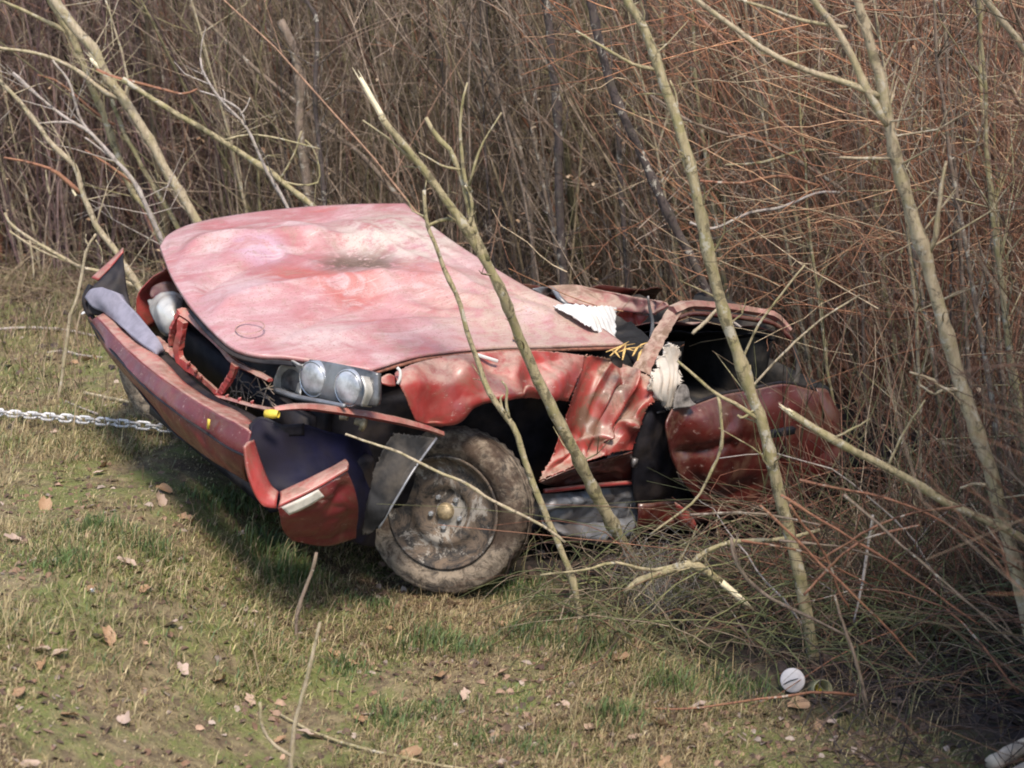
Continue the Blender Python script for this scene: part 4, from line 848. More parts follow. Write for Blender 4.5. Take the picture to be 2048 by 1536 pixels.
sapling('bramble_shoot', 'brown stick slanting over the tangle by the white lid', 'stick', 'bark_brown', 5.5,
        [(1462, 1075), (1462, 1100), (1475, 1131), (1497, 1164), (1534, 1193), (1580, 1217), (1629, 1240), (1699, 1275)], (7, 8, 7, 4), ground_end=False, twigs=5, tw_len=.15)
for y, pts, w, mat, lab in (
    (7.9, [(1170, -60), (1195, 60), (1225, 180), (1284, 310), (1344, 440), (1394, 530), (1430, 610)], (16, 17, 15, 14), 'bark_dark', 'dark leaning stem above the crushed roof rail'),
    (9.2, [(1080, -60), (1100, 60), (1112, 180), (1119, 300), (1121, 400), (1124, 500), (1130, 600)], (16, 16, 17, 18), 'bark_dark', 'dark upright stem rising behind the bonnet corner and roof'),
    (9.4, [(600, -20), (620, 15), (632, 35), (633, 125), (632, 200), (637, 250), (642, 310), (650, 420)], (7, 9, 8, 7), 'bark_dark', 'thin blackish purple stem with a kink above the bonnet'),
    (9.0, [(1600, 230), (1640, 280), (1674, 320), (1720, 380), (1770, 440), (1804, 480), (1850, 530), (1904, 585), (1970, 665), (2024, 750), (2080, 860)], (9, 12, 14, 15, 14), 'bark_brown', 'brown diagonal stem behind the tall forked sapling'),
    (6.6, [(1930, -60), (1969, 0), (2000, 40), (2030, 75), (2060, 130), (2110, 240), (2180, 420), (2260, 700)], (13, 15, 16, 18), 'bark_pale', 'pale sapling cutting the top right corner'),
    (8.5, [(1780, 10), (1804, 30), (1850, 60), (1899, 95), (1974, 155), (2048, 195), (2130, 260), (2210, 420), (2260, 640)], (8, 9, 10, 11, 12), 'bark_brown', 'grey brown branchy stem at upper right behind the forked sapling'),
    (8.2, [(1300, 190), (1324, 205), (1374, 240), (1444, 265), (1544, 290), (1614, 330), (1689, 380), (1804, 480), (1880, 600), (1930, 760)], (5, 7, 9, 10, 12), 'bark_brown', 'long brown arching branch through the reddish shrub'),
    (9.6, [(560, 40), (590, 110), (600, 190), (598, 260), (610, 340), (620, 440)], (17, 18, 20, 20), 'bark_brown', 'broad dull brown trunk behind the kinked blackish stem'),
    (9.8, [(925, 40), (960, 110), (1000, 200), (1040, 300), (1060, 420), (1070, 590)], (9, 9, 10, 11), 'bark_brown', 'thin brown stem leaning left above the bonnet rear edge'),
    (9.3, [(1236, 240), (1240, 330), (1246, 420), (1250, 500), (1256, 600)], (10, 11, 13, 14), 'bark_dark', 'short dark stump like stem behind the roof'),
    (10.2, [(380, 10), (440, 70), (500, 130), (560, 180), (630, 240), (720, 310), (800, 400)], (8, 9, 9, 9), 'bark_brown', 'brown stem slanting down right across the upper left thicket'),
):
    sapling('sapling', lab, 'sapling', mat, y, pts, w, twigs=16, tw_len=.45)
# loose light twigs that cross the picture
for y, pts, w, mat, lab in (
    (8.0, [(1380, 445), (1424, 457), (1500, 425), (1560, 415), (1639, 385), (1680, 385)], (5, 6, 5), 'bark_grey', 'pale horizontal twig in the reddish shrub, lowest of its fan'),
    (8.0, [(1400, 362), (1480, 366), (1560, 352), (1640, 372)], (5, 6, 6), 'bark_red', 'orange horizontal twig in the reddish shrub, middle of its fan'),
    (8.1, [(1450, 330), (1520, 325), (1600, 302), (1636, 300)], (4, 5, 6), 'bark_green', 'greenish twig in the reddish shrub, topmost of its fan'),
    (7.0, [(1386, 668), (1405, 650), (1436, 618)], (7, 7), 'bark_pale', 'short pale twig poking out in the side window opening'),
    (6.9, [(1436, 618), (1455, 637), (1482, 655)], (6, 5), 'bark_grey', 'short grey twig stub under the roof rail'),
    (6.4, [(1480, 730), (1520, 650), (1575, 575), (1610, 530)], (5, 5, 4), 'bark_green', 'green shoot rising through the side window'),
    (6.3, [(1490, 790), (1560, 715), (1640, 640), (1720, 590)], (5, 5, 4), 'bark_pale', 'straw coloured shoot slanting up from the door top'),
    (5.6, [(690, 868), (740, 885), (800, 905), (880, 945), (930, 965), (985, 1000), (1075, 1045), (1130, 1085)], (4, 6, 6, 5), 'bark_pale', 'long thin twig lying across the arch liner and wheel'),
    (5.7, [(600, 1320), (592, 1260), (600, 1210), (622, 1150), (633, 1105)], (5, 7, 8, 6), 'bark_brown', 'brown wavy twig standing in grass under the bumper'),
    (4.75, [(582, 1560), (584, 1500), (592, 1440), (612, 1370), (628, 1300), (640, 1245)], (9, 9, 8, 6), 'bark_pale', 'pale wavy twig standing in grass at the bottom edge'),
    (4.7, [(582, 1512), (550, 1490), (525, 1450), (520, 1405)], (7, 7, 5), 'bark_pale', 'pale hooked side twig at the bottom edge'),
    (4.65, [(560, 1430), (620, 1462), (720, 1495), (840, 1522), (960, 1545)], (5, 6, 6), 'bark_green', 'thin olive twig lying along the bottom edge'),
    (8.6, [(95, 705), (130, 702), (160, 710), (205, 715)], (4, 5, 4), 'bark_grey', 'pale dry stalk lying in grass left of the bumper, lower one'),
    (8.9, [(0, 658), (60, 655), (130, 660), (190, 672)], (5, 6, 5), 'bark_grey', 'pale dry stalk lying in grass left of the bumper, upper one'),
    (8.4, [(168, 786), (210, 795), (250, 803), (290, 810)], (6, 7, 6), 'bark_pale', 'straight pale stick lying above the tow chain'),
    (8.2, [(130, 803), (160, 815), (195, 828)], (4, 5), 'bark_grey', 'small grey stick just above the tow chain'),
    (5.0, [(1668, 1190), (1690, 1260), (1715, 1330), (1735, 1410)], (5, 6, 6), 'bark_brown', 'thin brown stalk standing right of the white lid'),
    (5.6, [(1745, 1030), (1738, 1080), (1728, 1150), (1708, 1245)], (5, 6, 4), 'bark_grey', 'pale dangling stalk over the dark leaf litter'),
):
    P = wpath(pts, y); 
    if lab.startswith(('straight pale stick', 'small grey', 'pale dry', 'thin olive')): P = np.array([G(a, b, .012) for a, b in pts])
    n = max(10, int(np.linalg.norm(np.diff(P, axis=0), axis=1).sum() / .03)); Q = kink(crom(P, n), .004)
    r = np.interp(np.linspace(0, 1, n), np.linspace(0, 1, len(w)), w); r = [px_r(a, b) for a, b in zip(r, Q)] * knots(n)
    o = MB().tube(Q, r, 7, True, 1, .08).build('twig', M[mat], None, off=Q[0]); o.location = Q[0]; tag(o, lab, 'twig')

# ================================================================== TANGLE OF BRAMBLES round the rear of the car
def arcs(n, cx, spread, hh, ln, col, rmin, rmax, K=9):
    base = cx(n); az = rng.uniform(0, 2 * np.pi, n); l = rng.uniform(*ln, n); el = rng.uniform(.15, 1.25, n)
    t = np.linspace(0, 1, K)[None, :]
    hor = l[:, None] * (np.cos(el)[:, None] * t + .25 * t * t); ver = l[:, None] * (np.sin(el)[:, None] * t - rng.uniform(.3, 1.0, n)[:, None] * t * t)
    side = rng.normal(0, .12, (n, 1)) * l[:, None] * np.sin(t * np.pi)
    P = np.stack([base[:, None, 0] + np.cos(az)[:, None] * hor - np.sin(az)[:, None] * side, base[:, None, 1] + np.sin(az)[:, None] * hor + np.cos(az)[:, None] * side, base[:, None, 2] + ver], -1)
    P += np.cumsum(rng.normal(0, .006, P.shape), 1)
    gzv = gz(P[..., 0], P[..., 1]); P[..., 2] = np.maximum(P[..., 2], gzv + .005)
    r = rng.uniform(rmin, rmax, n)[:, None] * np.linspace(1, .35, K)[None, :]
    return P, r, col(n)
def pal(cols, jit=.2):
    cols = np.array(cols)
    return lambda n: cols[rng.integers(0, len(cols), n)] * (1 + rng.uniform(-jit, jit, (n, 1)))
BR = pal([(.19, .08, .05), (.22, .11, .07), (.10, .06, .042), (.10, .10, .045), (.19, .14, .09), (.08, .085, .04), (.27, .21, .145), (.13, .07, .048), (.06, .042, .034)])  # cane tints darkened to deepen the shade at lower right
def keep_clear(P, c_off=.16):
    """drop canes that would pass through the car or hang in front of its clean front half"""
    c = w2car(P); inside = (c[..., 0] > -2.5) & (c[..., 0] < 1.1) & (c[..., 1] < c_off) & (c[..., 1] > -1.75) & (c[..., 2] < .85)
    v = P - camp; z = v @ FW; px_ = 1024 + FPX * (v @ RT) / z; py_ = 768 - FPX * (v @ UPV) / z
    clean = (c[..., 1] > -1.7) & (px_ < 1290) & (py_ < 1000) & (px_ > 150) & (P[..., 1] < 8.5)
    clean |= (px_ < 1420) & (px_ > 1060) & (py_ < 930) & (P[..., 1] < 7.5)
    clean |= (px_ < 1540) & (py_ < 900) & (P[..., 1] < 7.0) & (rng.random(P.shape[0])[:, None] < .7)
    return ~(inside | clean).any(1)
def reg(n):
    x = rng.uniform(.2, 3.4, n * 3); y = rng.uniform(5.1, 8.6, n * 3); d = bdist(x, y)
    k = (d > .15 + .3 * rng.random(n * 3)) & (rng.random(n * 3) < np.clip(.35 + .4 * d, 0, 1) * np.where(y < 6.2, .16, 1)); x, y = x[k][:n], y[k][:n]
    return np.stack([x, y, gz(x, y) + rng.uniform(0, .10, len(x))], -1)
class _N: pass
def reg_n(n):
    b = reg(n)
    while len(b) < n: b = np.concatenate([b, reg(n)])
    return b[:n]
P, r, c = arcs(1150, reg_n, 0, 0, (.35, 1.5), BR, .0014, .0034); k = keep_clear(P); ch = [mass_tubes(P[k], r[k], c[k])]
def near_n(n): x = rng.uniform(.15, 1.75, n); y = 6.95 - .25 * x - rng.random(n) * 1.15; return np.stack([x, y, gz(x, y) + rng.uniform(0, .08, n)], -1)
P, r, c = arcs(620, near_n, 0, 0, (.2, .8), pal([(.15, .08, .05), (.11, .11, .05), (.19, .14, .09), (.09, .10, .045), (.28, .22, .15), (.14, .12, .06), (.08, .05, .04)]), .0014, .0034); k = keep_clear(P); ch.append(mass_tubes(P[k], r[k], c[k]))
P, r, c = arcs(260, near_n, 0, 0, (.25, .7), pal([(.13, .14, .055), (.17, .165, .07), (.11, .125, .05)]), .0025, .0050); k = keep_clear(P); ch.append(mass_tubes(P[k], r[k], c[k]))
P2, r2, c2 = arcs(900, reg_n, 0, 0, (.12, .5), BR, .0010, .0020, 6); k = keep_clear(P2); ch.append(mass_tubes(P2[k], r2[k], c2[k]))
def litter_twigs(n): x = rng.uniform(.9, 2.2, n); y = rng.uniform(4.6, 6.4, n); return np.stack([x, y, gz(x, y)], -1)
P, r, c = arcs(420, litter_twigs, 0, 0, (.2, .7), pal([(.06, .04, .034), (.085, .055, .042), (.045, .034, .032), (.12, .08, .06)]), .0014, .003, 7); ch.append(mass_tubes(P, r, c))  # twig tints darkened with the lower-right shade
tangle = obj('bramble_tangle', np_mesh('bramble_tangle', ch, M['stems']), kind='stuff')
# the canes one can follow, each its own
canes = []; BRD = 0
P, r, c = arcs(420, reg_n, 0, 0, (.8, 1.7), BR, .0032, .0055, 12); k = keep_clear(P); P = P[k]; r = r[k]
v = P - camp; zz = v @ FW; pxs = 1024 + FPX * (v @ RT) / zz; pys = 768 - FPX * (v @ UPV) / zz
vis = ((pxs > 1050) & (pxs < 2040) & (pys > 600) & (pys < 1450)).mean(1) > .7
for i in np.where(vis)[0][:46]:
    m = ('bark_red', 'bark_green', 'bark_brown', 'bark_red', 'bark_grey')[i % 5]
    o = MB().tube(P[i], r[i], 6, True, 1, .1).build('bramble_cane', M[m], None, off=P[i][0]); o.location = P[i][0]
    tag(o, 'thin arching bramble cane in the tangle right of the wreck', 'bramble', 'bramble canes tangled round the rear of the wreck')
# long straight reddish canes crossing low at the right, as drawn in the photograph
for a, b, y in (((1560, 990), (1960, 1250), 5.2), ((1600, 960), (2040, 1140), 5.3), ((1520, 1010), (1840, 1330), 5.0), ((1610, 1190), (1840, 1050), 5.1), ((1640, 1120), (1930, 1010), 5.2), ((1480, 1080), (1740, 1170), 5.4), ((1560, 1080), (1800, 1130), 5.3), ((1580, 1010), (1700, 1220), 5.0), ((1690, 990), (2030, 1290), 4.9), ((1380, 1030), (1640, 1050), 5.6)):
    A_, B_ = W(*a, y), W(*b, y + rng.uniform(-.25, .25)); m_ = (A_ + B_) / 2 + np.array([0, 0, rng.uniform(.0, .06)])
    Q = kink(crom([A_, m_, B_], 22), .006); o = MB().tube(Q, np.linspace(.0042, .0028, 22) * knots(22), 6, True, 1, .1).build('bramble_cane', M['bark_red' if rng.random() < .7 else 'bark_brown'], None, off=Q[0]); o.location = Q[0]
    tag(o, 'long straight reddish cane crossing others over the dark leaf litter', 'bramble', 'straight reddish canes crossing at lower right')

# fan of orange red twigs in the upper right, and shoots hiding the rear quarter
def fan(n):
    st = np.stack([rng.normal(1.75, .55, n), rng.normal(8.1, .5, n), rng.uniform(.7, 2.3, n)], -1); az = rng.normal(np.pi, .8, n); el = rng.normal(.12, .4, n)
    d = np.stack([np.cos(az) * np.cos(el), np.sin(az) * np.cos(el), np.sin(el)], -1); l = rng.uniform(.25, .9, n); t = np.linspace(0, 1, 7)[None, :, None]
    P = st[:, None] + d[:, None] * l[:, None, None] * t + np.array([0, 0, 1.0]) * (rng.normal(.05, .12, n)[:, None, None] * t * t) + np.cumsum(rng.normal(0, .010, (n, 7, 3)), 1)
    return mass_tubes(P, rng.uniform(.0013, .0034, n)[:, None] * np.linspace(1, .5, 7)[None], pal([(.40, .19, .10), (.30, .135, .075), (.48, .29, .17), (.26, .16, .09), (.48, .37, .24)], .25)(n))
obj('twig_fan', np_mesh('twig_fan', [fan(560)], M['stems']), kind='stuff')
def rear(n): x = rng.uniform(.95, 2.6, n); y = rng.uniform(6.0, 7.3, n); return np.stack([x, y, gz(x, y)], -1)
def shoots(n, K=9):
    b = rear(n); d = np.stack([rng.normal(-.25, .45, n), rng.normal(0, .35, n), rng.uniform(.5, 1.1, n)], -1); d /= np.linalg.norm(d, axis=1, keepdims=True); l = rng.uniform(.4, 1.5, n); t = np.linspace(0, 1, K)[None, :, None]
    P = b[:, None] + d[:, None] * l[:, None, None] * t + np.stack([rng.normal(-.1, .25, n), rng.normal(0, .2, n), rng.normal(-.15, .2, n)], -1)[:, None] * t * t * l[:, None, None] + np.cumsum(rng.normal(0, .009, (n, K, 3)), 1)
    return P, rng.uniform(.0014, .0038, n)[:, None] * np.linspace(1, .4, K)[None], BR(n) * 1.15
P, r, c = shoots(900); k = keep_clear(P); obj('rear_shoots', np_mesh('rear_shoots', [mass_tubes(P[k], r[k], c[k])], M['stems']), kind='stuff').name = 'bramble_shoots'

# ================================================================== THICKET BEHIND
def palx(x, y):
    """stem colours: reddish to the right and left, olive grey in the middle"""
    n = len(x); pxl = 1024 + FPX * x / y
    A = np.array([(.27, .215, .15), (.24, .20, .12), (.33, .275, .20), (.19, .145, .105), (.22, .21, .11)]); Bc = np.array([(.33, .18, .115), (.36, .18, .10), (.26, .15, .105), (.44, .29, .19), (.20, .12, .09)]); Cc = np.array([(.25, .165, .155), (.20, .125, .12), (.31, .225, .20), (.22, .155, .14), (.27, .20, .17)])
    k = rng.integers(0, 5, n); wr = np.clip((pxl - 1250) / 500, 0, 1) * .85 + .08; wl_ = np.clip((700 - pxl) / 500, 0, 1) * .85
    u = rng.random(n); Cc = Cc * .72; out = np.where((u < wr)[:, None], Bc[k], np.where((u < wr + wl_)[:, None], Cc[k], A[k]))
    hl = rng.random(n) < .16; out[hl] = np.array([.43, .36, .27]); return out * (1 + rng.uniform(-.4, .35, (n, 1)))
def thicket(n, hmin, hmax, rmin, rmax, twn, box, dens=None, lean=.12, subs=2, tone=1.0):
    x = rng.uniform(box[0], box[1], n * 6); y = rng.uniform(box[2], box[3], n * 6)
    k = (y > ystart(x) + rng.exponential(.35, n * 6)) & (np.abs(x - .1) < .34 * y + 1.2) if not dens else (x > .30 * y + .46)
    x, y = x[k][:n], y[k][:n]; n = len(x); K = 7; t = np.linspace(0, 1, K)[None, :]
    h = rng.uniform(hmin, hmax, n); lx = rng.normal(-lean, .19 if not dens else .08, n); ly = rng.normal(-.03, .16, n); cx = rng.normal(0, .20 if not dens else .06, n); cy = rng.normal(0, .2, n)
    P = np.stack([x[:, None] + h[:, None] * (lx[:, None] * t + cx[:, None] * t * t), y[:, None] + h[:, None] * (ly[:, None] * t + cy[:, None] * t * t), gz(x, y)[:, None] - .05 + h[:, None] * t], -1)
    P[:, 1:] += np.cumsum(rng.normal(0, .035, (n, K - 1, 3)) * np.array([1, 1, .3]), 1)
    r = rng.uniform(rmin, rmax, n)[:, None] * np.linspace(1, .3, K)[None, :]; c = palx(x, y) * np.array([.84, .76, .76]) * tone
    out = [mass_tubes(P, r, c)]
    # side shoots, then finer ones on those
    i = np.repeat(np.arange(n), twn); m = len(i); tt = rng.uniform(.04, 1, m); f = tt * (K - 1); a = np.minimum(f.astype(int), K - 2); w = (f - a)[:, None]
    st = P[i, a] * (1 - w) + P[i, a + 1] * w; d = P[i, a + 1] - P[i, a]; d /= np.linalg.norm(d, axis=1, keepdims=True)
    d = d * rng.uniform(.2, 1.2, (m, 1)) + rng.normal(0, .62, (m, 3)) * np.array([1, 1, .6]); d /= np.linalg.norm(d, axis=1, keepdims=True); l = rng.uniform(.2, 1.05, m) * (1.1 - .5 * tt)
    s = np.linspace(0, 1, 4)[None, :, None]; Q = st[:, None] + d[:, None] * l[:, None, None] * s + np.array([0, 0, 1.0]) * (s * s * .12 * l[:, None, None]) + np.cumsum(rng.normal(0, .022, (m, 4, 3)), 1) * (s > 0)
    rq = np.minimum(rng.uniform(.0016, .0036, m), r[i, 0] * .5)[:, None] * np.array([1, .85, .7, .45])[None]; cq = c[i] * (1 + rng.uniform(-.15, .3, (m, 1)))
    out.append(mass_tubes(Q, rq, cq))
    j = np.repeat(np.arange(m), subs); q = len(j); ss = rng.integers(1, 4, q); st = Q[j, ss]; d2 = d[j] + rng.normal(0, .6, (q, 3)); d2 /= np.linalg.norm(d2, axis=1, keepdims=True); l2 = rng.uniform(.08, .32, q)
    s = np.linspace(0, 1, 3)[None, :, None]; R2 = st[:, None] + d2[:, None] * l2[:, None, None] * s + np.cumsum(rng.normal(0, .008, (q, 3, 3)), 1) * (s > 0)
    out.append(mass_tubes(R2, np.repeat(np.array([[.0016, .0013, .0009]]), q, 0), cq[j]))
    return out
ch = thicket(1400, 2.2, 4.2, .006, .015, 12, (1.3, 3.6, 3.2, 6.0), True, -.04, subs=1, tone=.42) + thicket(1900, 1.6, 4.2, .003, .009, 10, (-6, 7, 8.0, 13.5)) + thicket(2600, 2.0, 4.6, .005, .014, 7, (-9, 10, 9.5, 19), subs=1) + thicket(900, 2.5, 5, .008, .022, 3, (-11, 12, 15, 26), subs=1) + thicket(170, 2.8, 4.8, .014, .030, 4, (-6, 7, 8.5, 13.5), subs=1, tone=.42)  # shade put into stem tone: dark lower right, dark gaps in last chunk
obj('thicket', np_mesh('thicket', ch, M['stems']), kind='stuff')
# undergrowth at the thicket's foot
def foot(n):
    x = rng.uniform(-6, 6, n * 3); y = ystart(x) + rng.exponential(.9, n * 3) - .35; k = np.abs(x) < .34 * y + .8; x, y = x[k][:n], y[k][:n]
    return np.stack([x, y, gz(x, y)], -1)
P, r, c = arcs(3800, foot, 0, 0, (.25, 1.0), pal([(.26, .17, .12), (.32, .24, .15), (.20, .14, .10), (.36, .28, .18), (.22, .21, .10)]), .0014, .0032, 7); k = keep_clear(P, .3)
obj('undergrowth', np_mesh('undergrowth', [mass_tubes(P[k], r[k], c[k])], M['stems']), kind='stuff')
# stems at the front of the thicket that can be told apart: six kinds, copied
protos = []
for q in range(6):
    h = rng.uniform(2.6, 3.8); n = 16; t = np.linspace(0, 1, n); P = np.stack([-.16 * h * t + .14 * np.sin(t * 3 + q) * t, .08 * np.cos(t * 4 + q) * t, h * t - .05], -1); P = kink(P, .02)
    r = np.linspace(rng.uniform(.010, .015), .0035, n)
    mt = ('bark_brown', 'bark_red', 'bark_pale', 'bark_brown', 'bark_green', 'bark_dark')[q]
    tk = MB().tube(P, r, 6, False, 1, .08).build('trunk', M[mt]); ms = tk.data; tw = twig_mass(P, .01, 34, .7, .55, .3, 2).build('twigs', M[mt], kind='stuff'); mw = tw.data
    bpy.data.objects.remove(tk); bpy.data.objects.remove(tw); protos.append((ms, mw))
cnt = 0
while cnt < 110:
    x = rng.uniform(-4, 4.6); y = float(ystart(x)) + rng.uniform(0, 2.6)
    if abs(x) > .31 * y + .4: continue
    a, b = protos[rng.integers(0, 6)]; s_ = rng.uniform(.75, 1.25)
    o = bpy.data.objects.new('bare_sapling', None); COL.objects.link(o); o.location = (x, y, float(gz(x, y))); o.rotation_euler = (0, 0, rng.uniform(-.8, .8)); o.scale = (s_,) * 3
    kd = [pr[0] for pr in protos].index(a); pxx = 1024 + FPX * x / y
    tag(o, 'thin bare %s sapling in the thicket %s' % (('brown', 'reddish', 'pale', 'dull brown', 'olive', 'blackish')[kd], 'behind the upturned bumper end' if pxx < 420 else 'above the bonnet' if pxx < 820 else 'behind the bonnet rear corner' if pxx < 1100 else 'behind the crushed roof' if pxx < 1480 else 'behind the tall forked sapling'), 'sapling', 'bare saplings of the thicket')
    for nm, me in (('trunk', a), ('twigs', b)):
        e = obj(nm, me, o)
        if nm == 'twigs': e['kind'] = 'stuff'
    cnt += 1

# ================================================================== GRASS, LITTER, LEAVES
def blades(n, region, hmin, hmax, wid, cols, lean=.5):
    p = region(n); n = len(p); az = rng.uniform(0, 2 * np.pi, n); h = rng.uniform(hmin, hmax, n) * np.clip(.85 + 1.5 * vnoise(p[:, 0] * 2.4, p[:, 1] * 2.4, 61) + .8 * vnoise(p[:, 0] * 7, p[:, 1] * 7, 62), .3, 2.0); ln = rng.uniform(.15, 1, n) * lean
    d = np.stack([np.cos(az), np.sin(az), np.zeros(n)], -1); sd = np.stack([-np.sin(az + .6), np.cos(az + .6), np.zeros(n)], -1); w = wid * rng.uniform(.6, 1.3, n)[:, None]
    upv = np.array([0, 0, 1.0]); b0 = p - sd * w; b1 = p + sd * w
    m = p + upv * (h * .6)[:, None] + d * (h * ln * .45)[:, None]; tp = p + upv * (h * (1 - .35 * ln))[:, None] + d * (h * ln * 1.25)[:, None]
    V = np.stack([b0, b1, m + sd * w * .75, m - sd * w * .75, tp + sd * w * .12, tp - sd * w * .12], 1).reshape(-1, 3)
    i = np.arange(n)[:, None] * 6; Q = np.concatenate([i + np.array([0, 1, 2, 3]), i + np.array([3, 2, 4, 5])], 1).reshape(-1, 4)
    return V, Q, np.repeat(cols.at(p) if hasattr(cols, 'at') else cols(n), 6, 0)
def verge(n, tuft=0, dmax=.35, ymax=13.2):
    y = 4.0 + (ymax - 4.0) * rng.random(n * 4) ** 1.5; x = rng.uniform(-1, 1, n * 4) * (.32 * y + .3)
    d = bdist(x, y) + .35 * vnoise(x * 2.2, y * 2.2, 8); pr = np.clip(.55 + 1.1 * vnoise(x * 1.7, y * 1.7, 31) + .9 * vnoise(x * 5, y * 5, 32), .22, 1)
    k = (d < dmax * rng.random(n * 4) - .05) & (rng.random(n * 4) < pr) & (y < ystart(x) + .5)
    x, y = x[k][:n], y[k][:n]; return np.stack([x, y, gz(x, y) - .004], -1)
class Mix:
    def __call__(s, n): raise NotImplementedError
    def at(s, p):
        n = len(p); x, y = p[:, 0], p[:, 1]
        g = GRN(n); t_ = STR(n); b_ = pal([(.15, .095, .058), (.10, .065, .04), (.20, .135, .08)], .3)(n)
        w = .55 + 1.3 * vnoise(x * 1.3, y * 1.3, 41) + 1.0 * vnoise(x * 4.2, y * 4.2, 42); v = .06 + 1.4 * vnoise(x * 1.9, y * 1.9, 43) + .9 * vnoise(x * 6, y * 6, 44)
        u = rng.random(n); c = np.where((u < w)[:, None], g, t_); return np.where((rng.random(n) < v)[:, None], b_, c)
GRN = pal([(.17, .205, .055), (.235, .25, .075), (.155, .185, .06), (.29, .28, .10), (.12, .175, .07)], .25); STR = pal([(.42, .34, .175), (.35, .27, .14), (.47, .39, .22), (.28, .20, .11), (.38, .29, .16)], .25)
ch = [blades(74000, verge, .018, .05, .0022, Mix(), 1.1), blades(64000, verge, .012, .045, .0021, STR, 1.7)]
def tufts(n):
    cs = [G(a, b) for a, b in ((575, 1165), (600, 1150), (540, 1110), (480, 1010), (420, 1000), (930, 1300), (860, 1290), (700, 1345), (1050, 1270), (1150, 1240), (1030, 1185), (1020, 1400), (1180, 1300), (880, 1420), (960, 1480), (1080, 1500), (740, 1210), (1340, 1380), (1240, 1430), (300, 1100), (120, 1130), (180, 1060), (1480, 1380), (800, 1440))]
    c = np.array(cs)[rng.integers(0, len(cs), n)]; o = rng.normal(0, .055, (n, 2)); x, y = c[:, 0] + o[:, 0], c[:, 1] + o[:, 1]
    return np.stack([x, y, gz(x, y) - .004], -1)
ch += [blades(6000, tufts, .03, .085, .0024, pal([(.10, .16, .045), (.13, .19, .06), (.09, .14, .06), (.17, .20, .07)], .2), .7)]
def edge_(n): return verge(n, dmax=.75, ymax=8)
ch += [blades(14000, verge, .018, .04, .0015, STR, 3.2), blades(5000, edge_, .05, .13, .0016, STR, .8), blades(2500, verge, .06, .12, .0014, STR, .9)]
def far_edge(n):
    x = rng.uniform(-4.6, .5, n); y = ystart(x) - rng.exponential(.7, n) + .4; return np.stack([x, y, gz(x, y)], -1)
ch += [blades(16000, far_edge, .05, .22, .0028, pal([(.30, .22, .14), (.26, .18, .12), (.20, .19, .08), (.35, .27, .17)], .25), .9)]
obj('grass', np_mesh('grass', ch, M['blades']), kind='stuff')
# leaf litter
def leaves(n, region, s0, s1, cols):
    p = region(n); n = len(p); s = rng.uniform(s0, s1, n)[:, None]; az = rng.uniform(0, 2 * np.pi, n)
    e1 = np.stack([np.cos(az), np.sin(az), rng.normal(0, .3, n)], -1); e2 = np.stack([-np.sin(az), np.cos(az), rng.normal(0, .35, n)], -1)
    cu = rng.uniform(.05, .5, n)[:, None] * np.array([0, 0, 1.0]); z = np.array([0, 0, .006])
    V = np.stack([p + z - e1 * s, p + z - e1 * s * .3 + e2 * s * .55 + cu * s, p + z + e1 * s * .4 + e2 * s * .45 + cu * s * .9, p + z + e1 * s, p + z + e1 * s * .3 - e2 * s * .5 + cu * s * .7, p + z - e1 * s * .4 - e2 * s * .45 + cu * s], 1).reshape(-1, 3)
    i = np.arange(n)[:, None] * 6; Q = np.concatenate([i + np.array([0, 1, 2, 5]), i + np.array([5, 2, 3, 4])], 1).reshape(-1, 4)
    return V, Q, np.repeat(cols(n), 6, 0)
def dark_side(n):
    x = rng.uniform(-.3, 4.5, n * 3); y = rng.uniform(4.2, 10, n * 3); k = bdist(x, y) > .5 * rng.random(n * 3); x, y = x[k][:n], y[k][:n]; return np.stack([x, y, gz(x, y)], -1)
LC = pal([(.06, .038, .028), (.085, .054, .038), (.045, .03, .025), (.12, .08, .058), (.04, .028, .025)], .3)  # leaf tints darkened along with the shaded litter
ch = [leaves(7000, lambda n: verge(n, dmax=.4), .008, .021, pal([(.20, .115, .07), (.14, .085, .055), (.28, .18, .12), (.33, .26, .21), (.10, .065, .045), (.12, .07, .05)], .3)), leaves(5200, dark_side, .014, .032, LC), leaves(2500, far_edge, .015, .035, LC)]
def clinging(n):
    x = rng.uniform(-5, 5.5, n); y = ystart(x) + rng.exponential(.8, n); return np.stack([x, y, gz(x, y) + 2.4 * rng.random(n) ** 1.7], -1)
ch.append(leaves(2600, clinging, .008, .022, pal([(.34, .22, .13), (.28, .16, .09), (.42, .31, .20), (.22, .13, .08)], .3)))
obj('leaf_litter', np_mesh('leaf_litter', ch, M['litter']), kind='stuff')
lp = []
for q in range(5):
    a = np.linspace(0, 2 * np.pi, 15)[:-1]; lob = 1 + .32 * np.cos(a * 5 + q) * (q % 2) + .12 * rng.normal(0, 1, 14); rad = np.stack([np.cos(a) * lob * 1.15, np.sin(a) * lob * .75], -1)
    v = [(0, 0, .05)] + [(*(p * .5), .10 * rng.random()) for p in rad] + [(*p, .30 * rng.random() + .25 * abs(p[1])) for p in rad]
    f = [(0, 1 + i, 1 + (i + 1) % 14) for i in range(14)] + [(1 + i, 15 + i, 15 + (i + 1) % 14, 1 + (i + 1) % 14) for i in range(14)]
    lp.append(mesh('dead_leaf', np.array(v), f, M['leaf'], True))
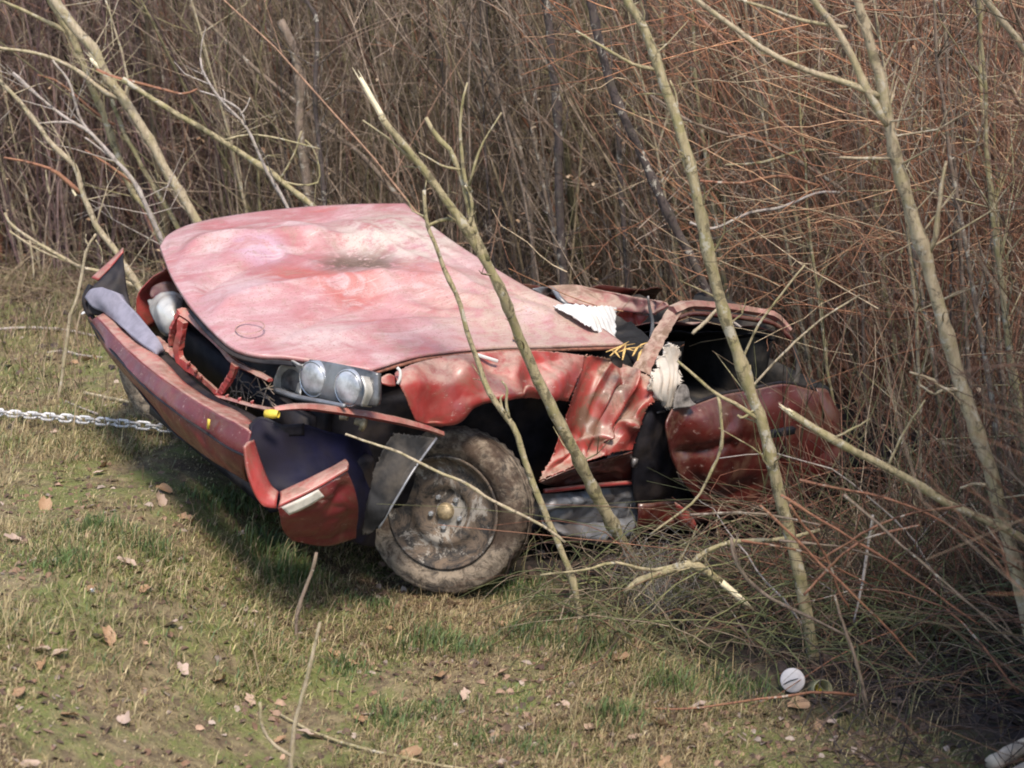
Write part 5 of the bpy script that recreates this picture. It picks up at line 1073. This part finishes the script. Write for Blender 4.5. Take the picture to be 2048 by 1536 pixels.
spots = [(115, 1308), (85, 1330), (80, 1300), (200, 1275), (365, 1340), (505, 1225), (668, 1308), (715, 1325), (700, 1330), (880, 1352), (780, 1258), (1005, 1345), (440, 1360), (370, 1035), (380, 1045), (175, 1090), (180, 1180), (250, 1125), (215, 1275), (40, 1385), (60, 1530), (720, 1440), (735, 1432), (1130, 1410), (1180, 1455), (560, 1480), (110, 865), (75, 870), (200, 945), (210, 930), (320, 1000), (420, 1085), (170, 720), (150, 725), (190, 715), (1270, 1475), (1320, 1450), (1600, 1410), (1640, 1455), (1660, 1445), (905, 1210), (1240, 1320), (1390, 1420), (1080, 1110), (290, 1180), (540, 1005), (480, 1070), (330, 980), (620, 1470), (1010, 1250), (90, 1010), (30, 1080), (340, 1250), (500, 1400), (250, 1440), (140, 1430), (1330, 1530), (820, 1510), (930, 1390)]
for i, (a, b) in enumerate(spots):
    p = G(a, b, .012); o = obj('dead_leaf', lp[i % 5]); s_ = rng.uniform(.018, .036)
    o.location = p; o.scale = (s_,) * 3; o.rotation_euler = (rng.normal(0, .35), rng.normal(0, .35), rng.uniform(0, 6.28))
    zn = 'by the tow chain' if b < 960 and a < 500 else 'below the torn bumper' if b < 1200 and a < 640 else 'in front of the muddy wheel' if b < 1270 and a < 1000 else 'near the white lid' if a > 1500 else 'below the grey sill sheet' if a > 1060 else 'beside the pale wavy twig' if 480 < a < 760 and b > 1200 else 'on the grass verge at bottom left' if a < 500 else 'on the grass verge below the wheel'
    tag(o, '%s curled dead leaf lying %s' % ('large' if s_ > .028 else 'small', zn), 'leaf', 'dead leaves on the grass verge')
lf = obj('dead_leaf', lp[0]); lf.location = car2w(C(1035, 677, 2, .615)); lf.scale = (.022,) * 3; lf.rotation_euler = (.3, -.2, 1); tag(lf, 'single brown leaf stuck on the dusty bonnet', 'leaf')

# ================================================================== SMALL THINGS
# tow chain
A_, B_ = G(-330, 790, .03), G(345, 858, .03); CP = crom([A_, (A_ * .6 + B_ * .4) + np.array([0, -.02, .0]), B_, np.array([-1.25, 8.0, .10])], 400)
cl = np.concatenate([[0], np.cumsum(np.linalg.norm(np.diff(CP, axis=0), axis=1))]); pitch = .047
tc = thing('tow_chain', 'straight pale galvanised chain lying over the grass to the wreck', 'chain', A_)
a = np.linspace(0, 2 * np.pi, 15)[:-1]; LK = MB(); lc = np.stack([np.where(np.cos(a) > 0, .016, -.016) + .0165 * np.cos(a), .0165 * np.sin(a), 0 * a], -1)
sides = 6; vs = []
for i in range(14):
    tng = lc[(i + 1) % 14] - lc[i - 1]; tng /= np.linalg.norm(tng); nn = np.array([tng[1], -tng[0], 0])
    for k in range(sides): vs.append(lc[i] + .0062 * (math.cos(k * 2 * np.pi / sides) * nn + math.sin(k * 2 * np.pi / sides) * np.array([0, 0, 1.0])))
lm = mesh('chain_link', np.array(vs), [(i * sides + k, i * sides + (k + 1) % sides, ((i + 1) % 14) * sides + (k + 1) % sides, ((i + 1) % 14) * sides + k) for i in range(14) for k in range(sides)], M['chain'])
for i in range(int(cl[-1] / pitch)):
    s_ = i * pitch; p = np.array([np.interp(s_, cl, CP[:, k]) for k in range(3)]); p2 = np.array([np.interp(s_ + .01, cl, CP[:, k]) for k in range(3)]); d = Vector(p2 - p).normalized()
    p[2] = max(p[2], float(gz(p[0], p[1])) + .016)
    o = obj('chain_link', lm, tc); q = d.to_track_quat('X', 'Z') @ Quaternion((1, 0, 0), (math.pi / 4 if i % 2 else -math.pi / 4) + rng.uniform(-.25, .25))
    o.rotation_mode = 'QUATERNION'; o.rotation_quaternion = q; o.location = p - np.array(tc.location)
# round white lid and yellowish tub
c = G(1584, 1388, .0); c[2] += .048; n = np.array([-.25, -.93, .25])
o = MB().lathe([(.001, .006), (.030, .007), (.036, .004), (.040, .003), (.041, -.004), (.039, -.010), (.001, -.010)], (0, 0, 0), n, 36).build('lid', plain('white_lid_plastic', (.56, .53, .53), .6, var=.08, scale=30, dirt=((.4, .32, .26), .4)), None); o.location = c
MB().tube([(-.030, -.004, -.012), (-.01, -.010, .004), (.016, -.008, .010), (.036, -.004, .010)], .0016, 5).build('crease', M['greyplastic'], o)
tag(o, 'round white lid standing on edge in the dark litter', 'lid')
c = G(1645, 1398, 0); c[2] += .03; n = np.array([.35, -.85, .30])
tub = thing('tub', 'small open tub with pale rim and yellow inside beside the white lid', 'tub', c)
MB().lathe([(.026, -.05), (.033, .0), (.036, .002), (.036, -.004), (.031, -.052), (.001, -.054)], (0, 0, 0), n, 28).build('cup', plain('pale_olive_plastic', (.27, .26, .15), .4, var=.2, scale=30), tub)
MB().lathe([(.001, -.044), (.018, -.044), (.024, -.046)], (0, 0, 0), n, 24).build('filling', M['yellow'], tub)
for a, b, s_, lab in ((1780, 1272, .012, 'small bluish white scrap on the dark litter at right'), (112, 1121, .011, 'small white paper scrap in grass at far left'), (184, 1182, .012, 'pinkish white scrap in grass below the paper scrap'), (168, 628, .014, 'small white scrap beside the far bumper end')):
    p = G(a, b, .012) if b > 700 else W(a, b, 7.4)
    bm = MB().tube([(-s_, 0, 0), (0, .2 * s_, .5 * s_), (s_, 0, .2 * s_)], [s_ * .5, s_ * .8, s_ * .4], 7, True, .45, .25)
    o = bm.build('scrap', M['white'], None); o.location = p; o.rotation_euler = (.2, .1, rng.uniform(0, 6)); tag(o, lab, 'scrap')
# split pale log in the bottom right corner
A_, B_ = G(1985, 1528, .03), G(2120, 1455, .03)
lg = thing('log', 'pale weathered split log in the bottom right corner', 'log', A_)
for f0_, f1_, dz, rr in ((0, .42, 0, .026), (.43, 1, 0, .029)):
    a, b = A_ + (B_ - A_) * f0_, A_ + (B_ - A_) * f1_; MB().tube(crom([a, (a + b) / 2 + np.array([0, 0, .004]), b], 8), rr, 10, True, .85, .10).build('log_piece', M['palewood'], lg, off=A_)
A2, B2 = A_ + np.array([.03, -.07, -.01]), B_ + np.array([.03, -.09, -.01]); MB().tube(crom([A2, (A2 + B2) / 2, B2], 10), .024, 10, True, .8, .12).build('log_piece', M['palewood'], lg, off=A_)
# grey tuft of dead weed in front of the sill
p0 = G(1330, 1230); hair = MB()
for _ in range(90):
    b = p0 + np.array([rng.normal(0, .05), rng.normal(0, .05), 0]); l = rng.uniform(.12, .34); d = np.array([-.25 + rng.normal(0, .18), rng.normal(0, .15), 1.0]); d /= np.linalg.norm(d)
    e = b + d * l; hair.tube(crom([b, (b * .6 + e * .4) + rng.normal(0, .03, 3), (b * .3 + e * .7) + rng.normal(0, .04, 3), e + rng.normal(0, .05, 3)], 9), np.linspace(.0012, .0006, 9), 3, False)
o = hair.build('dry_weed', plain('grey_dry_weed', (.27, .245, .22), .9, bump=0), None, off=p0); o.location = p0; tag(o, 'grey hairy clump of dead weed in front of the crushed sill', 'weed')
